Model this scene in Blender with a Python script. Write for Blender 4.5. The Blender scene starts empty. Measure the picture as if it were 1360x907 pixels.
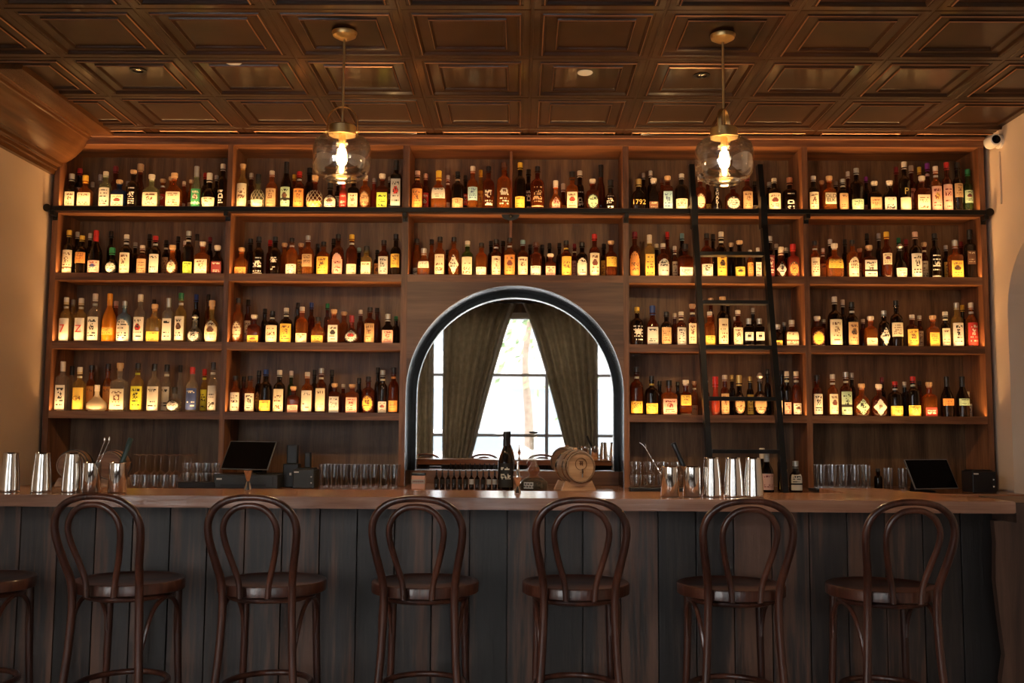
import bpy, bmesh, math, random
from mathutils import Vector, Matrix
S = bpy.context.scene
COL = S.collection
PI = math.pi
# ------------------------------------------------------------------ camera
CAM_H = 1.34; FPX = 1322.0
def _cam_axes():
    p, y, r = math.radians(5.12), math.radians(.52), math.radians(.38)
    F = Vector((-math.sin(y)*math.cos(p), math.cos(y)*math.cos(p), math.sin(p)))
    R = Vector((math.cos(y), math.sin(y), 0)); U = R.cross(F)
    return R*math.cos(r)+U*math.sin(r), U*math.cos(r)-R*math.sin(r), F
CR, CU, CF = _cam_axes()
cd = bpy.data.cameras.new('camera'); cd.sensor_width = 36; cd.lens = FPX/1360*36; cd.clip_start = .05
cam = bpy.data.objects.new('camera', cd); COL.objects.link(cam)
cam.matrix_world = Matrix(((CR.x, CU.x, -CF.x, 0), (CR.y, CU.y, -CF.y, 0), (CR.z, CU.z, -CF.z, CAM_H), (0, 0, 0, 1)))
S.camera = cam
def at(px, py, Y):
    """point of the photograph -> the point of the vertical plane y=Y behind it"""
    d = CF + CR*((px-680)/FPX) - CU*((py-453.5)/FPX)
    return Vector((0, 0, CAM_H)) + d*(Y/d.y)
# ------------------------------------------------------------------ light
vs = S.view_settings; vs.view_transform = 'Standard'; vs.look = 'None'; vs.gamma = 1; vs.exposure = 0.25
vs.use_curve_mapping = False
EXT = 8.0            # overcast sky outside the windows
LED = 2.3            # watts per shelf strip and metre
w = bpy.data.worlds.new('sky'); S.world = w; w.use_nodes = True
w.node_tree.nodes['Background'].inputs[0].default_value = (1, .965, .93, 1)
w.node_tree.nodes['Background'].inputs[1].default_value = EXT
def area(name, loc, dirv, sx, sy, watts, color, portal=False, spread=None):
    l = bpy.data.lights.new(name, 'AREA'); l.shape = 'RECTANGLE'; l.size = sx; l.size_y = sy
    l.energy = watts; l.color = color
    if spread: l.spread = spread
    if portal: l.cycles.is_portal = True
    o = bpy.data.objects.new(name, l); COL.objects.link(o); o.location = loc
    o.rotation_euler = Vector(dirv).to_track_quat('-Z', 'Y').to_euler()
    return o
WIN = [(-3.85, -2.0, .5, 3.1), (-1.9, 1.5, .5, 3.1)]   # x0,x1,z0,z1
WY = -1.05
for i, (a, b, c, d) in enumerate(WIN):
    area('daylight_portal', ((a+b)/2, WY-.12, (c+d)/2), (0, 1, 0), b-a, d-c, 1, (1, 1, 1), True)

# ------------------------------------------------------------------ materials
MATS = {}
def newmat(name):
    m = bpy.data.materials.new(name); m.use_nodes = True; MATS[name] = m
    nt = m.node_tree
    return m, nt, nt.nodes['Principled BSDF']
def plain(name, c, rough=.5, metal=0, coat=0, spec=.5):
    m, nt, b = newmat(name)
    b.inputs['Base Color'].default_value = (*c, 1); b.inputs['Roughness'].default_value = rough
    b.inputs['Metallic'].default_value = metal; b.inputs['Coat Weight'].default_value = coat
    b.inputs['Coat Roughness'].default_value = .08; b.inputs['Specular IOR Level'].default_value = spec
    return m
def mottled(name, c1, c2, scale=8, rough=.6, bump=.02, metal=0):
    m, nt, b = newmat(name); N = nt.nodes.new; L = nt.links.new
    tc = N('ShaderNodeTexCoord'); n = N('ShaderNodeTexNoise'); n.inputs['Scale'].default_value = scale; n.inputs['Detail'].default_value = 6
    L(tc.outputs['Object'], n.inputs['Vector'])
    r = N('ShaderNodeValToRGB'); r.color_ramp.elements[0].position = .3; r.color_ramp.elements[1].position = .7
    r.color_ramp.elements[0].color = (*c1, 1); r.color_ramp.elements[1].color = (*c2, 1)
    L(n.outputs['Fac'], r.inputs['Fac']); L(r.outputs['Color'], b.inputs['Base Color'])
    b.inputs['Roughness'].default_value = rough; b.inputs['Metallic'].default_value = metal
    bp = N('ShaderNodeBump'); bp.inputs['Strength'].default_value = bump; bp.inputs['Distance'].default_value = .05
    L(n.outputs['Fac'], bp.inputs['Height']); L(bp.outputs['Normal'], b.inputs['Normal'])
    return m
def wood(name, dark, mid, light, axis='Z', fine=1.0, rough=.45, plank=None, coat=0.0, bumpd=.004, wave=.35, ramp=(.37, .64)):
    """grain runs along axis; plank=(axis,width) gives each board its own tone"""
    m, nt, b = newmat(name); N = nt.nodes.new; L = nt.links.new
    tc = N('ShaderNodeTexCoord')
    mp = N('ShaderNodeMapping'); s = {'X': (.6, 9, 9), 'Y': (9, .6, 9), 'Z': (9, 9, .6)}[axis]
    mp.inputs['Scale'].default_value = tuple(k*fine for k in s)
    L(tc.outputs['Object'], mp.inputs['Vector'])
    vec = mp.outputs['Vector']
    if plank:
        sep = N('ShaderNodeSeparateXYZ'); L(tc.outputs['Object'], sep.inputs['Vector'])
        md = N('ShaderNodeMath'); md.operation = 'MULTIPLY_ADD'; md.inputs[1].default_value = 1/plank[1]; md.inputs[2].default_value = plank[2]
        L(sep.outputs[plank[0]], md.inputs[0])
        fl = N('ShaderNodeMath'); fl.operation = 'FLOOR'; L(md.outputs[0], fl.inputs[0])
        wn = N('ShaderNodeTexWhiteNoise'); wn.noise_dimensions = '1D'; L(fl.outputs[0], wn.inputs['W'])
        ad = N('ShaderNodeVectorMath'); ad.operation = 'MULTIPLY_ADD'
        L(wn.outputs['Color'], ad.inputs[0]); ad.inputs[1].default_value = (20, 20, 20); L(mp.outputs['Vector'], ad.inputs[2])
        vec = ad.outputs[0]
    n = N('ShaderNodeTexNoise'); n.inputs['Scale'].default_value = 1.0; n.inputs['Detail'].default_value = 8
    n.inputs['Roughness'].default_value = .62; n.inputs['Distortion'].default_value = wave
    L(vec, n.inputs['Vector'])
    n2 = N('ShaderNodeTexNoise'); n2.inputs['Scale'].default_value = 9; n2.inputs['Detail'].default_value = 3
    L(vec, n2.inputs['Vector'])
    mx = N('ShaderNodeMath'); mx.operation = 'MULTIPLY_ADD'; mx.inputs[1].default_value = .28
    L(n2.outputs['Fac'], mx.inputs[0]); 
    sb = N('ShaderNodeMath'); sb.operation = 'ADD'; sb.inputs[1].default_value = -.14
    L(n.outputs['Fac'], sb.inputs[0]); L(sb.outputs[0], mx.inputs[2])
    last = mx.outputs[0]
    if plank:
        pa = N('ShaderNodeMath'); pa.operation = 'MULTIPLY_ADD'; pa.inputs[1].default_value = plank[3]; 
        L(wn.outputs['Value'], pa.inputs[0]); 
        ps = N('ShaderNodeMath'); ps.operation = 'ADD'; ps.inputs[1].default_value = -plank[3]/2
        L(last, ps.inputs[0]); L(ps.outputs[0], pa.inputs[2]); last = pa.outputs[0]
    r = N('ShaderNodeValToRGB'); e = r.color_ramp.elements
    e[0].position = ramp[0]; e[0].color = (*dark, 1); e[1].position = ramp[1]; e[1].color = (*light, 1)
    k = e.new(.5); k.color = (*mid, 1)
    L(last, r.inputs['Fac']); L(r.outputs['Color'], b.inputs['Base Color'])
    b.inputs['Roughness'].default_value = rough; b.inputs['Coat Weight'].default_value = coat; b.inputs['Coat Roughness'].default_value = .12
    bp = N('ShaderNodeBump'); bp.inputs['Strength'].default_value = .25; bp.inputs['Distance'].default_value = bumpd
    L(n2.outputs['Fac'], bp.inputs['Height']); L(bp.outputs['Normal'], b.inputs['Normal'])
    return m
WD, WM, WL = (.10, .036, .014), (.22, .086, .035), (.34, .150, .064)
M_shelf = wood('walnut_shelf', WD, WM, WL, 'X', .9)
M_upr = wood('walnut_upright', WD, WM, WL, 'Z', .9)
M_back = wood('walnut_veneer', (.078, .036, .014), (.15, .074, .030), (.22, .118, .050), 'Z', 1.6)
M_arch = wood('walnut_panel', (.085, .038, .021), (.155, .075, .042), (.22, .115, .066), 'X', .55, wave=1.2)
M_top = wood('walnut_worktop', (.20, .085, .048), (.33, .155, .092), (.46, .24, .15), 'X', .7, rough=.17, wave=.8)
M_front = wood('bar_front_boards', (.019, .0155, .014), (.042, .029, .024), (.14, .068, .042), 'Z', .8, rough=.45, plank=('X', .159, .33, .12), ramp=(.40, .61))
M_side = wood('walnut_side', (.032, .015, .009), (.062, .029, .018), (.11, .055, .034), 'Z', .8, wave=1.0)
M_crown = wood('stained_crown', (.065, .027, .010), (.12, .048, .017), (.17, .07, .026), 'Y', .5, rough=.25)
M_stool = wood('bentwood', (.028, .009, .006), (.058, .018, .010), (.105, .034, .018), 'Z', 1.2, rough=.32, coat=.25)
M_barrel = wood('oak_barrel', (.20, .12, .07), (.34, .21, .13), (.45, .30, .19), 'Y', 1.4)
M_oak = wood('oak_head', (.38, .22, .12), (.52, .31, .18), (.62, .40, .24), 'X', 1.6)
M_board = wood('acacia', (.16, .07, .035), (.28, .13, .07), (.38, .2, .11), 'X', 1.4)
M_tile = mottled('bronze_tin', (.022, .0075, .0022), (.046, .016, .0048), 3, .42, .01, .0)
M_tile.node_tree.nodes['Principled BSDF'].inputs['Coat Weight'].default_value = .30; M_tile.node_tree.nodes['Principled BSDF'].inputs['Coat Roughness'].default_value = .11; M_tile.node_tree.nodes['Principled BSDF'].inputs['Specular IOR Level'].default_value = .25
M_bead = plain('highlight_ridge', (.42, .22, .13), .30, .8)  # ceiling ridges: highlight lines painted in as a lighter metallic colour
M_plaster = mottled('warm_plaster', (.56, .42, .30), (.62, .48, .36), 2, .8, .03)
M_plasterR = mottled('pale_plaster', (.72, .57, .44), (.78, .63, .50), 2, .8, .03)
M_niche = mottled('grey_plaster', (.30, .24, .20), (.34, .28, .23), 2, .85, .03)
M_floor = wood('dark_floor', (.04, .025, .018), (.08, .05, .035), (.12, .08, .05), 'Y', .6, plank=('X', .13, 0, .2))
M_brass = plain('brass', (.72, .50, .22), .36, 1)
M_steel = plain('polished_steel', (.82, .78, .72), .10, 1)
M_blackmetal = plain('black_metal', (.012, .012, .013), .38, .6)
M_gloss = plain('black_gloss', (.008, .0075, .007), .16, 0, 0, .22)
M_trim = plain('bright_edge', (.75, .74, .72), .2, 1)
M_black = plain('black_plastic', (.012, .012, .014), .35)
M_dkgrey = plain('dark_grey_plastic', (.035, .038, .042), .4)
M_screen = plain('black_screen', (.003, .003, .004), .12, spec=.08)
M_white = plain('white_plastic', (.75, .73, .70), .5)
M_mirror = plain('mirror_silver', (.93, .93, .93), .015, 1)
M_curtain = mottled('olive_velvet', (.17, .135, .085), (.25, .20, .135), 14, .8, .05)
M_frame = plain('window_frame_metal', (.30, .30, .31), .4, .3)
M_facade = mottled('pale_facade', (.62, .62, .60), (.75, .75, .74), 1, .9, 0)
M_fglass = plain('facade_glass', (.25, .3, .34), .2)
M_road = mottled('asphalt', (.30, .30, .31), (.38, .38, .38), 3, .9, .02)
M_leaf = mottled('leaves', (.10, .16, .07), (.22, .30, .14), 6, .8, .1)
M_bark = mottled('bark', (.15, .11, .08), (.22, .17, .13), 8, .9, .1)
M_car = plain('white_car', (.85, .86, .88), .25, 0, .5)
M_tyre = plain('tyre', (.03, .03, .03), .8)
M_amberled = newmat('led_diffuser')[0]
b = M_amberled.node_tree.nodes['Principled BSDF']; b.inputs['Emission Color'].default_value = (1, .55, .22, 1); b.inputs['Emission Strength'].default_value = 4
def emis(name, c, s):
    m, nt, b = newmat(name); b.inputs['Base Color'].default_value = (*c, 1)
    b.inputs['Emission Color'].default_value = (*c, 1); b.inputs['Emission Strength'].default_value = s
    return m
M_fil = emis('lit_bulb', (1, .68, .30), 38)
def clearglass(name, tint=(1, 1, 1), refl=.12, rough=.02, body=0.0, bodycol=(1, 1, 1)):
    """thin glass: tinted see-through, mirror reflections growing towards the rim, optional tinted liquid body"""
    m = bpy.data.materials.new(name); m.use_nodes = True; MATS[name] = m; nt = m.node_tree; nt.nodes.clear()
    N = nt.nodes.new; L = nt.links.new
    out = N('ShaderNodeOutputMaterial'); tr = N('ShaderNodeBsdfTransparent'); tr.inputs[0].default_value = (*tint, 1)
    gl = N('ShaderNodeBsdfGlossy'); gl.inputs['Roughness'].default_value = rough; gl.inputs[0].default_value = (1, 1, 1, 1)
    base = tr.outputs[0]
    if body > 0:
        df = N('ShaderNodeBsdfDiffuse'); df.inputs[0].default_value = (*bodycol, 1)
        tl = N('ShaderNodeBsdfTranslucent'); tl.inputs[0].default_value = (*bodycol, 1)
        m1 = N('ShaderNodeMixShader'); m1.inputs[0].default_value = .6; L(df.outputs[0], m1.inputs[1]); L(tl.outputs[0], m1.inputs[2])
        m2 = N('ShaderNodeMixShader'); m2.inputs[0].default_value = body; L(tr.outputs[0], m2.inputs[1]); L(m1.outputs[0], m2.inputs[2])
        base = m2.outputs[0]
    lw = N('ShaderNodeLayerWeight'); lw.inputs['Blend'].default_value = .22
    ma = N('ShaderNodeMath'); ma.operation = 'MULTIPLY_ADD'; ma.inputs[1].default_value = .75; ma.inputs[2].default_value = refl*.3
    ma.use_clamp = True
    L(lw.outputs['Facing'], ma.inputs[0])
    mm = N('ShaderNodeMath'); mm.operation = 'MULTIPLY'; mm.inputs[1].default_value = min(1, refl*5); L(ma.outputs[0], mm.inputs[0])
    mx = N('ShaderNodeMixShader'); L(mm.outputs[0], mx.inputs[0]); L(base, mx.inputs[1]); L(gl.outputs[0], mx.inputs[2])
    L(mx.outputs[0], out.inputs['Surface'])
    return m
M_glass = clearglass('clear_glass', (.96, .96, .96), .34, .04)
M_lampglass = clearglass('lamp_glass', (.97, .93, .86), .75, .03)
M_pane = clearglass('window_pane', (.97, .98, .99), .03)
# bottle glass: key -> (word, tint, body mix, body colour)
GL = {'k': ('dark', (.16, .07, .03), .45, (.035, .018, .010)), 'a': ('amber', (.66, .27, .06), .42, (.75, .26, .045)),
      'r': ('red-brown', (.36, .09, .03), .40, (.40, .085, .022)), 'y': ('pale gold', (.92, .78, .42), .35, (.80, .58, .22)),
      'c': ('clear', (.93, .93, .90), .12, (.75, .72, .62)), 'h': ('greenish clear', (.80, .88, .70), .2, (.6, .65, .4)),
      'g': ('green', (.25, .50, .25), .4, (.10, .25, .08)), 'e': ('green', (.30, .45, .15), .4, (.12, .2, .05)),
      'b': ('blue', (.15, .25, .55), .4, (.04, .09, .25)), 'W': ('opaque orange', (.9, .4, .03), .97, (.85, .33, .015)),
      't': ('blue-grey', (.3, .4, .5), .96, (.17, .26, .33)), 'm': ('milky', (.9, .85, .75), .8, (.75, .66, .5)),
      'p': ('rosy red', (.7, .2, .15), .6, (.55, .09, .05))}
GM = {k: clearglass('bottle_glass_'+v[0].replace(' ', '_')+k, v[1], .12, .05, v[2]*(.55 if k in 'karyge' else 1), v[3]) for k, v in GL.items()}
PC = {'w': ('white', (.72, .68, .60)), 'k': ('black', (.012, .011, .011)), 'r': ('red', (.55, .03, .02)), 'y': ('yellow', (.80, .52, .08)),
      'o': ('orange', (.78, .33, .08)), 'g': ('green', (.06, .30, .12)), 'b': ('blue', (.03, .06, .22)), 'p': ('pink', (.72, .42, .34)),
      's': ('silver', (.45, .46, .47)), 'c': ('cream', (.80, .72, .52)), 't': ('tan', (.50, .33, .17)), 'B': ('brown', (.16, .07, .035)),
      'm': ('mint', (.42, .60, .42)), 'l': ('lime', (.50, .70, .08)), 'Y': ('lime-yellow', (.74, .72, .05)), 'u': ('sky-blue', (.35, .58, .70)),
      'M': ('maroon', (.18, .02, .025)), 'G': ('green', (.04, .35, .14)), 'v': ('purple', (.30, .03, .32)), 'd': ('gold', (.65, .45, .12))}
LM = {k: plain('print_'+v[0]+k, tuple(.80*q for q in v[1]), .6) for k, v in PC.items()}
CAPC = {'o': ('cork', (.62, .40, .20)), 'w': ('white', (.70, .62, .50)), 'k': ('black', (.015, .014, .014)), 'r': ('red', (.50, .02, .015)),
        'y': ('yellow', (.80, .50, .05)), 'g': ('green', (.02, .18, .07)), 'b': ('blue', (.02, .05, .20)), 's': ('silver', (.50, .50, .48)),
        'B': ('brown', (.12, .05, .03)), 'm': ('maroon', (.20, .015, .02)), 'p': ('pinkish', (.65, .40, .30)), 'v': ('purple', (.28, .03, .30)),
        'd': ('gold', (.60, .42, .15)), 'u': ('teal', (.22, .38, .42)), 'O': ('orange', (.85, .33, .015)), 'c': ('copper', (.60, .24, .12))}
CM = {k: plain('cap_'+v[0], v[1], .35, .6 if k in 'sdc' else 0) for k, v in CAPC.items()}

# ------------------------------------------------------------------ mesh helpers
def tag(o, label=None, cat=None, group=None, kind=None):
    if label: o['label'] = label
    if cat: o['category'] = cat
    if group: o['group'] = group
    if kind: o['kind'] = kind
    return o
def link(name, me, parent=None):
    o = bpy.data.objects.new(name, me); COL.objects.link(o)
    if parent: o.parent = parent
    return o
def obj(name, bm, mats, parent=None, smooth=False, auto=None, loc=None):
    if not isinstance(mats, (list, tuple)): mats = [mats]
    bmesh.ops.recalc_face_normals(bm, faces=bm.faces)
    me = bpy.data.meshes.new(name); 
    if smooth:
        for f in bm.faces: f.smooth = True
        lim = math.radians(auto or 40)
        for e in bm.edges:
            if len(e.link_faces) == 2 and e.calc_face_angle(0) > lim: e.smooth = False
    bm.to_mesh(me); bm.free()
    for m in mats: me.materials.append(m)
    o = link(name, me, parent)
    if loc: o.location = loc
    return o
def empty(name, loc=(0, 0, 0), rz=0, parent=None):
    o = bpy.data.objects.new(name, None); COL.objects.link(o); o.location = loc; o.rotation_euler.z = rz
    o.empty_display_size = .05
    if parent: o.parent = parent
    return o
def NB(): return bmesh.new()
def box(bm, x0, x1, y0, y1, z0, z1, bev=0, mi=0):
    v = [bm.verts.new((x, y, z)) for x in (x0, x1) for y in (y0, y1) for z in (z0, z1)]
    fs = [bm.faces.new([v[i] for i in q]) for q in ((0, 1, 3, 2), (4, 6, 7, 5), (0, 4, 5, 1), (2, 3, 7, 6), (0, 2, 6, 4), (1, 5, 7, 3))]
    for f in fs: f.material_index = mi
    if bev:
        es = {e for f in fs for e in f.edges}
        r = bmesh.ops.bevel(bm, geom=list(es), offset=bev, segments=2, affect='EDGES', profile=.5)
        for f in r['faces']: f.material_index = mi
def lathe(bm, prof, n=24, c=(0, 0, 0), mi=0, sup=None, dy=1.0, axis='Z', closed=True, phase=0):
    """prof: list of (z, r[, blend]) ; sup = exponent of the superellipse section"""
    rings = []
    for p in prof:
        z, r = p[0], p[1]; bl = p[2] if len(p) > 2 else 1
        ring = []
        for i in range(n):
            a = 2*PI*i/n + phase; ca, sa = math.cos(a), math.sin(a)
            k = 1.0
            if sup and bl > 0:
                e = 2 + (sup-2)*bl
                k = (abs(ca)**e + abs(sa)**e)**(-1/e)
            d = 1 + (dy-1)*bl
            x, y = r*k*ca, r*k*sa*d
            q = {'Z': (x, y, z), 'Y': (x, z, y), 'X': (z, x, y)}[axis]
            ring.append(bm.verts.new((c[0]+q[0], c[1]+q[1], c[2]+q[2])))
        rings.append(ring)
    for a, b2 in zip(rings, rings[1:]):
        for i in range(n):
            f = bm.faces.new((a[i], a[(i+1) % n], b2[(i+1) % n], b2[i])); f.material_index = mi
    if closed:
        for ring in (rings[0], rings[-1]):
            if (ring[0].co-ring[n//2].co).length > 1e-5:
                f = bm.faces.new(ring); f.material_index = mi
    return rings
def smooth_pts(pts, k=5):
    P = [Vector(p) for p in pts]; out = []
    for i in range(len(P)-1):
        p0 = P[max(i-1, 0)]; p1 = P[i]; p2 = P[i+1]; p3 = P[min(i+2, len(P)-1)]
        for j in range(k):
            t = j/k
            out.append(.5*((2*p1)+(p2-p0)*t+(2*p0-5*p1+4*p2-p3)*t*t+(3*p1-p0-3*p2+p3)*t*t*t))
    out.append(P[-1]); return out
def tube(bm, pts, r, n=10, smooth=5, closed=False, mi=0, flat=1.0):
    P = smooth_pts(pts, smooth) if smooth > 1 else [Vector(p) for p in pts]
    m = len(P); rr = r if callable(r) else (lambda t: r)
    T = []
    for i in range(m):
        if closed: t = P[(i+1) % m]-P[i-1]
        else: t = P[min(i+1, m-1)]-P[max(i-1, 0)]
        T.append(t.normalized())
    up = Vector((0, 0, 1)) if abs(T[0].z) < .9 else Vector((0, 1, 0))
    nrm = (up - T[0]*up.dot(T[0])).normalized(); rings = []
    for i in range(m):
        nrm = (nrm - T[i]*nrm.dot(T[i])).normalized(); bn = T[i].cross(nrm)
        q = rr(i/(m-1))
        rings.append([bm.verts.new(P[i] + nrm*(q*math.cos(2*PI*j/n)) + bn*(q*flat*math.sin(2*PI*j/n))) for j in range(n)])
    pr = list(zip(rings, rings[1:])) + ([(rings[-1], rings[0])] if closed else [])
    for a, b2 in pr:
        for j in range(n):
            f = bm.faces.new((a[j], a[(j+1) % n], b2[(j+1) % n], b2[j])); f.material_index = mi
    if not closed:
        for g in (rings[0], rings[-1]):
            f = bm.faces.new(g); f.material_index = mi
def prism(bm, pts, vec, mi=0):
    """closed polygon pts extruded by vec"""
    a = [bm.verts.new(p) for p in pts]; b2 = [bm.verts.new(Vector(p)+Vector(vec)) for p in pts]
    n = len(a)
    for f in (bm.faces.new(a), bm.faces.new(b2)): f.material_index = mi
    for i in range(n):
        f = bm.faces.new((a[i], a[(i+1) % n], b2[(i+1) % n], b2[i])); f.material_index = mi
def copy_tree(o, parent=None):
    c = o.copy(); COL.objects.link(c); c.parent = parent
    for ch in list(o.children): copy_tree(ch, c)
    return c
def text_mesh(body, size, mat, parent, loc, rot=(PI/2, 0, 0), name='lettering', ext=.0006, stack=False):
    cu = bpy.data.curves.new('t', 'FONT'); cu.body = '\n'.join(body) if stack else body
    cu.size = size; cu.align_x = 'CENTER'; cu.align_y = 'CENTER'; cu.extrude = ext; cu.resolution_u = 2
    cu.space_line = .8
    t = bpy.data.objects.new('t', cu); COL.objects.link(t)
    dg = bpy.context.evaluated_depsgraph_get(); me = bpy.data.meshes.new_from_object(t.evaluated_get(dg))
    bpy.data.objects.remove(t)
    me.transform(Matrix.Rotation(rot[0], 4, 'X')); me.transform(Matrix.Translation(loc))
    me.materials.clear(); me.materials.append(mat)
    return link(name, me, parent)

# ------------------------------------------------------------------ setting
D = 6.6; BY = 6.95; H = 3.344          # shelf fronts, back panel, ceiling
XL, XR = -3.20, 3.145                  # side walls by the shelving
def struct(name, bm, m, **k):
    return tag(obj(name, bm, m, **k), kind='structure')
bm = NB(); box(bm, -4.1, 3.6, -1.3, 7.3, -.1, 0); struct('floor', bm, M_floor)
# ceiling of square stamped panels
bm = NB(); PX, PY, X0, Y0 = .635, .63, .045, 4.577
prof = [(0, .004), (.006, .004), (.010, .007), (.040, .007), (.044, .004), (.052, .004), (.055, .011), (.060, .015), (.065, .011), (.069, .003), (.072, -.002),
        (.124, -.002), (.127, .006), (.131, .010), (.135, .006), (.139, -.003), (.144, -.005)]
for i in range(-7, 6):
    for j in range(-10, 4):
        cx, cy = X0+(i+.5)*PX, Y0+(j+.5)*PY; prev = None
        if cx-PX/2 > 3.3 or cy-PY/2 > 7.0: continue
        for s, h in prof:
            hx, hy = PX/2-s, PY/2-s
            ring = [bm.verts.new((cx+sx*hx, cy+sy*hy, H-h)) for sx, sy in ((-1, -1), (1, -1), (1, 1), (-1, 1))]
            if prev:
                for k in range(4):
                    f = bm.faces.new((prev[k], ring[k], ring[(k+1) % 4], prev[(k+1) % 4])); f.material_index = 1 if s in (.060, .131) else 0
            prev = ring
        bm.faces.new(prev)
me_fix = bm
for f in bm.faces: f.normal_update()
for f in bm.faces:
    if f.normal.z > 0: f.normal_flip()
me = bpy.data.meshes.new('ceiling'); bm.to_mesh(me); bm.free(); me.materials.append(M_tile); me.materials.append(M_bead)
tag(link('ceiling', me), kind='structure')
# walls
bm = NB(); box(bm, -4.1, 3.6, BY+.03, 7.2, 0, 3.6); struct('wall_back', bm, M_plaster)
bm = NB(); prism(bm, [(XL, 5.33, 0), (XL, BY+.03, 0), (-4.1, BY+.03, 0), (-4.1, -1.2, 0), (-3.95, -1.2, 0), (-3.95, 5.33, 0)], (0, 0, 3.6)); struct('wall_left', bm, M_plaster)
# right wall with an arched opening
bm = NB()
AC, AR, AZ = 5.90, .52, 2.10
pts = [(XR, -1.2, 0), (XR, -1.2, 3.6), (XR, BY+.03, 3.6), (XR, BY+.03, 0), (XR, AC+AR, 0)]
pts += [(XR, AC+AR*math.cos(a), AZ+AR*math.sin(a)) for a in [PI*k/24 for k in range(25)]]
pts += [(XR, AC-AR, 0)]
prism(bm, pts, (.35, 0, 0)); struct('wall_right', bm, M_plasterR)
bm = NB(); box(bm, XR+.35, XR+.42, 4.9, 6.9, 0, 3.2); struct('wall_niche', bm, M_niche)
# front wall with windows (behind the camera, seen in the mirror)
bm = NB(); y0, y1 = WY-.1, WY+.1
box(bm, -4.1, 3.6, y0, y1, 0, .5); box(bm, -4.1, 3.6, y0, y1, 3.1, 3.6)
xs = [-4.1]+[v for q in WIN for v in q[:2]]+[3.6]
for a, b2 in zip(xs[0::2], xs[1::2]): box(bm, a, b2, y0, y1, .5, 3.1)
struct('wall_front', bm, M_side)
for i, (a, b2, c, d) in enumerate(WIN):
    bm = NB(); y0, y1 = WY-.03, WY+.03; t = .03
    box(bm, a, a+t, y0, y1, c, d); box(bm, b2-t, b2, y0, y1, c, d); box(bm, a+t, b2-t, y0, y1, c, c+t); box(bm, a+t, b2-t, y0, y1, d-t-.06, d)
    for z in (1.27, 2.17): box(bm, a+t, b2-t, y0, y1, z-.022, z+.022)
    xm = [.39] if i == 1 else [-2.9]
    for x in xm: box(bm, x-.025, x+.025, y0-.004, y1+.004, c+t, 2.17)
    wo = struct('window_%d' % (i+1), bm, M_frame)
    bm = NB(); box(bm, a+t, b2-t, WY-.004, WY+.004, c+t, d-t); o = obj('window_pane', bm, M_pane, wo)
# street outside
bm = NB(); box(bm, -16, 16, -30, -1.35, -.25, -.05); struct('ground', bm, M_road)
def facade():
    e = empty('street_building', (0, -16, 0)); tag(e, 'pale plastered building across the street, seen through the window in the mirror', 'building')
    bm = NB(); box(bm, -9, 9, -4, 0, -.05, 7.5); obj('wall', bm, M_facade, e)
    for i in range(7):
        for z0, z1 in ((.6, 2.6), (3.7, 5.6)):
            bm = NB(); x = -7.5+i*2.4; box(bm, x, x+1.5, 0, .06, z0, z1); f = obj('window', bm, M_fglass, e)
            bm = NB(); box(bm, x-.08, x+1.58, 0, .1, z0-.14, z0, 0); box(bm, x+.72, x+.78, .06, .1, z0, z1); obj('window_sill', bm, M_facade, f)
    bm = NB(); box(bm, -9.1, 9.1, 0, .9, 2.95, 3.1); obj('canopy', bm, M_car, e)
facade()
def tree(x, y):
    e = empty('street_tree', (x, y, -.05)); tag(e, 'leafy street tree outside the window, reflected in the arched mirror', 'tree')
    bm = NB(); tube(bm, [(0, 0, 0), (.05, 0, 1.5), (-.05, .1, 3), (.1, 0, 4.2)], lambda t: .13-.07*t); obj('trunk', bm, M_bark, e, True)
    bm = NB(); R = random.Random(4)
    for k in range(420):
        a, b2, c = R.gauss(0, .9), R.gauss(0, .8), 4.1+R.gauss(0, .75); s = R.uniform(.06, .16)
        u = Vector((R.gauss(0, 1), R.gauss(0, 1), R.gauss(0, 1))).normalized(); v = u.orthogonal().normalized(); w2 = u.cross(v)
        vs_ = [bm.verts.new(Vector((a, b2, c))+v*(s*p)+w2*(s*q)) for p, q in ((-1, 0), (0, -.5), (1, 0), (0, .5))]; bm.faces.new(vs_)
    obj('crown', bm, M_leaf, e)
tree(.15, -9.5)
def car(x, y):
    e = empty('parked_car', (x, y, -.05)); tag(e, 'white car parked outside on the street, reflected in the arched mirror', 'car')
    bm = NB(); P = [(-2.1, 0, .3), (-2.1, 0, .85), (-1.4, 0, .95), (-.9, 0, 1.4), (.7, 0, 1.42), (1.4, 0, 1.0), (2.1, 0, .85), (2.15, 0, .3)]
    prism(bm, P, (0, 1.7, 0)); obj('body', bm, M_car, e)
    bm = NB(); prism(bm, [(-1.25, 1.7, .97), (-.85, 1.7, 1.33), (.65, 1.7, 1.35), (1.2, 1.7, 1.0)], (0, .012, 0)); obj('side_window', bm, M_fglass, e)
    for wx in (-1.35, 1.35):
        for wy in (.02, 1.52):
            bm = NB(); lathe(bm, [(0, .2), (0, .32), (.18, .32), (.18, .2)], 20, (wx, wy, .32), axis='Y'); obj('wheel', bm, M_tyre, e)
car(-1.2, -7.6)
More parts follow.
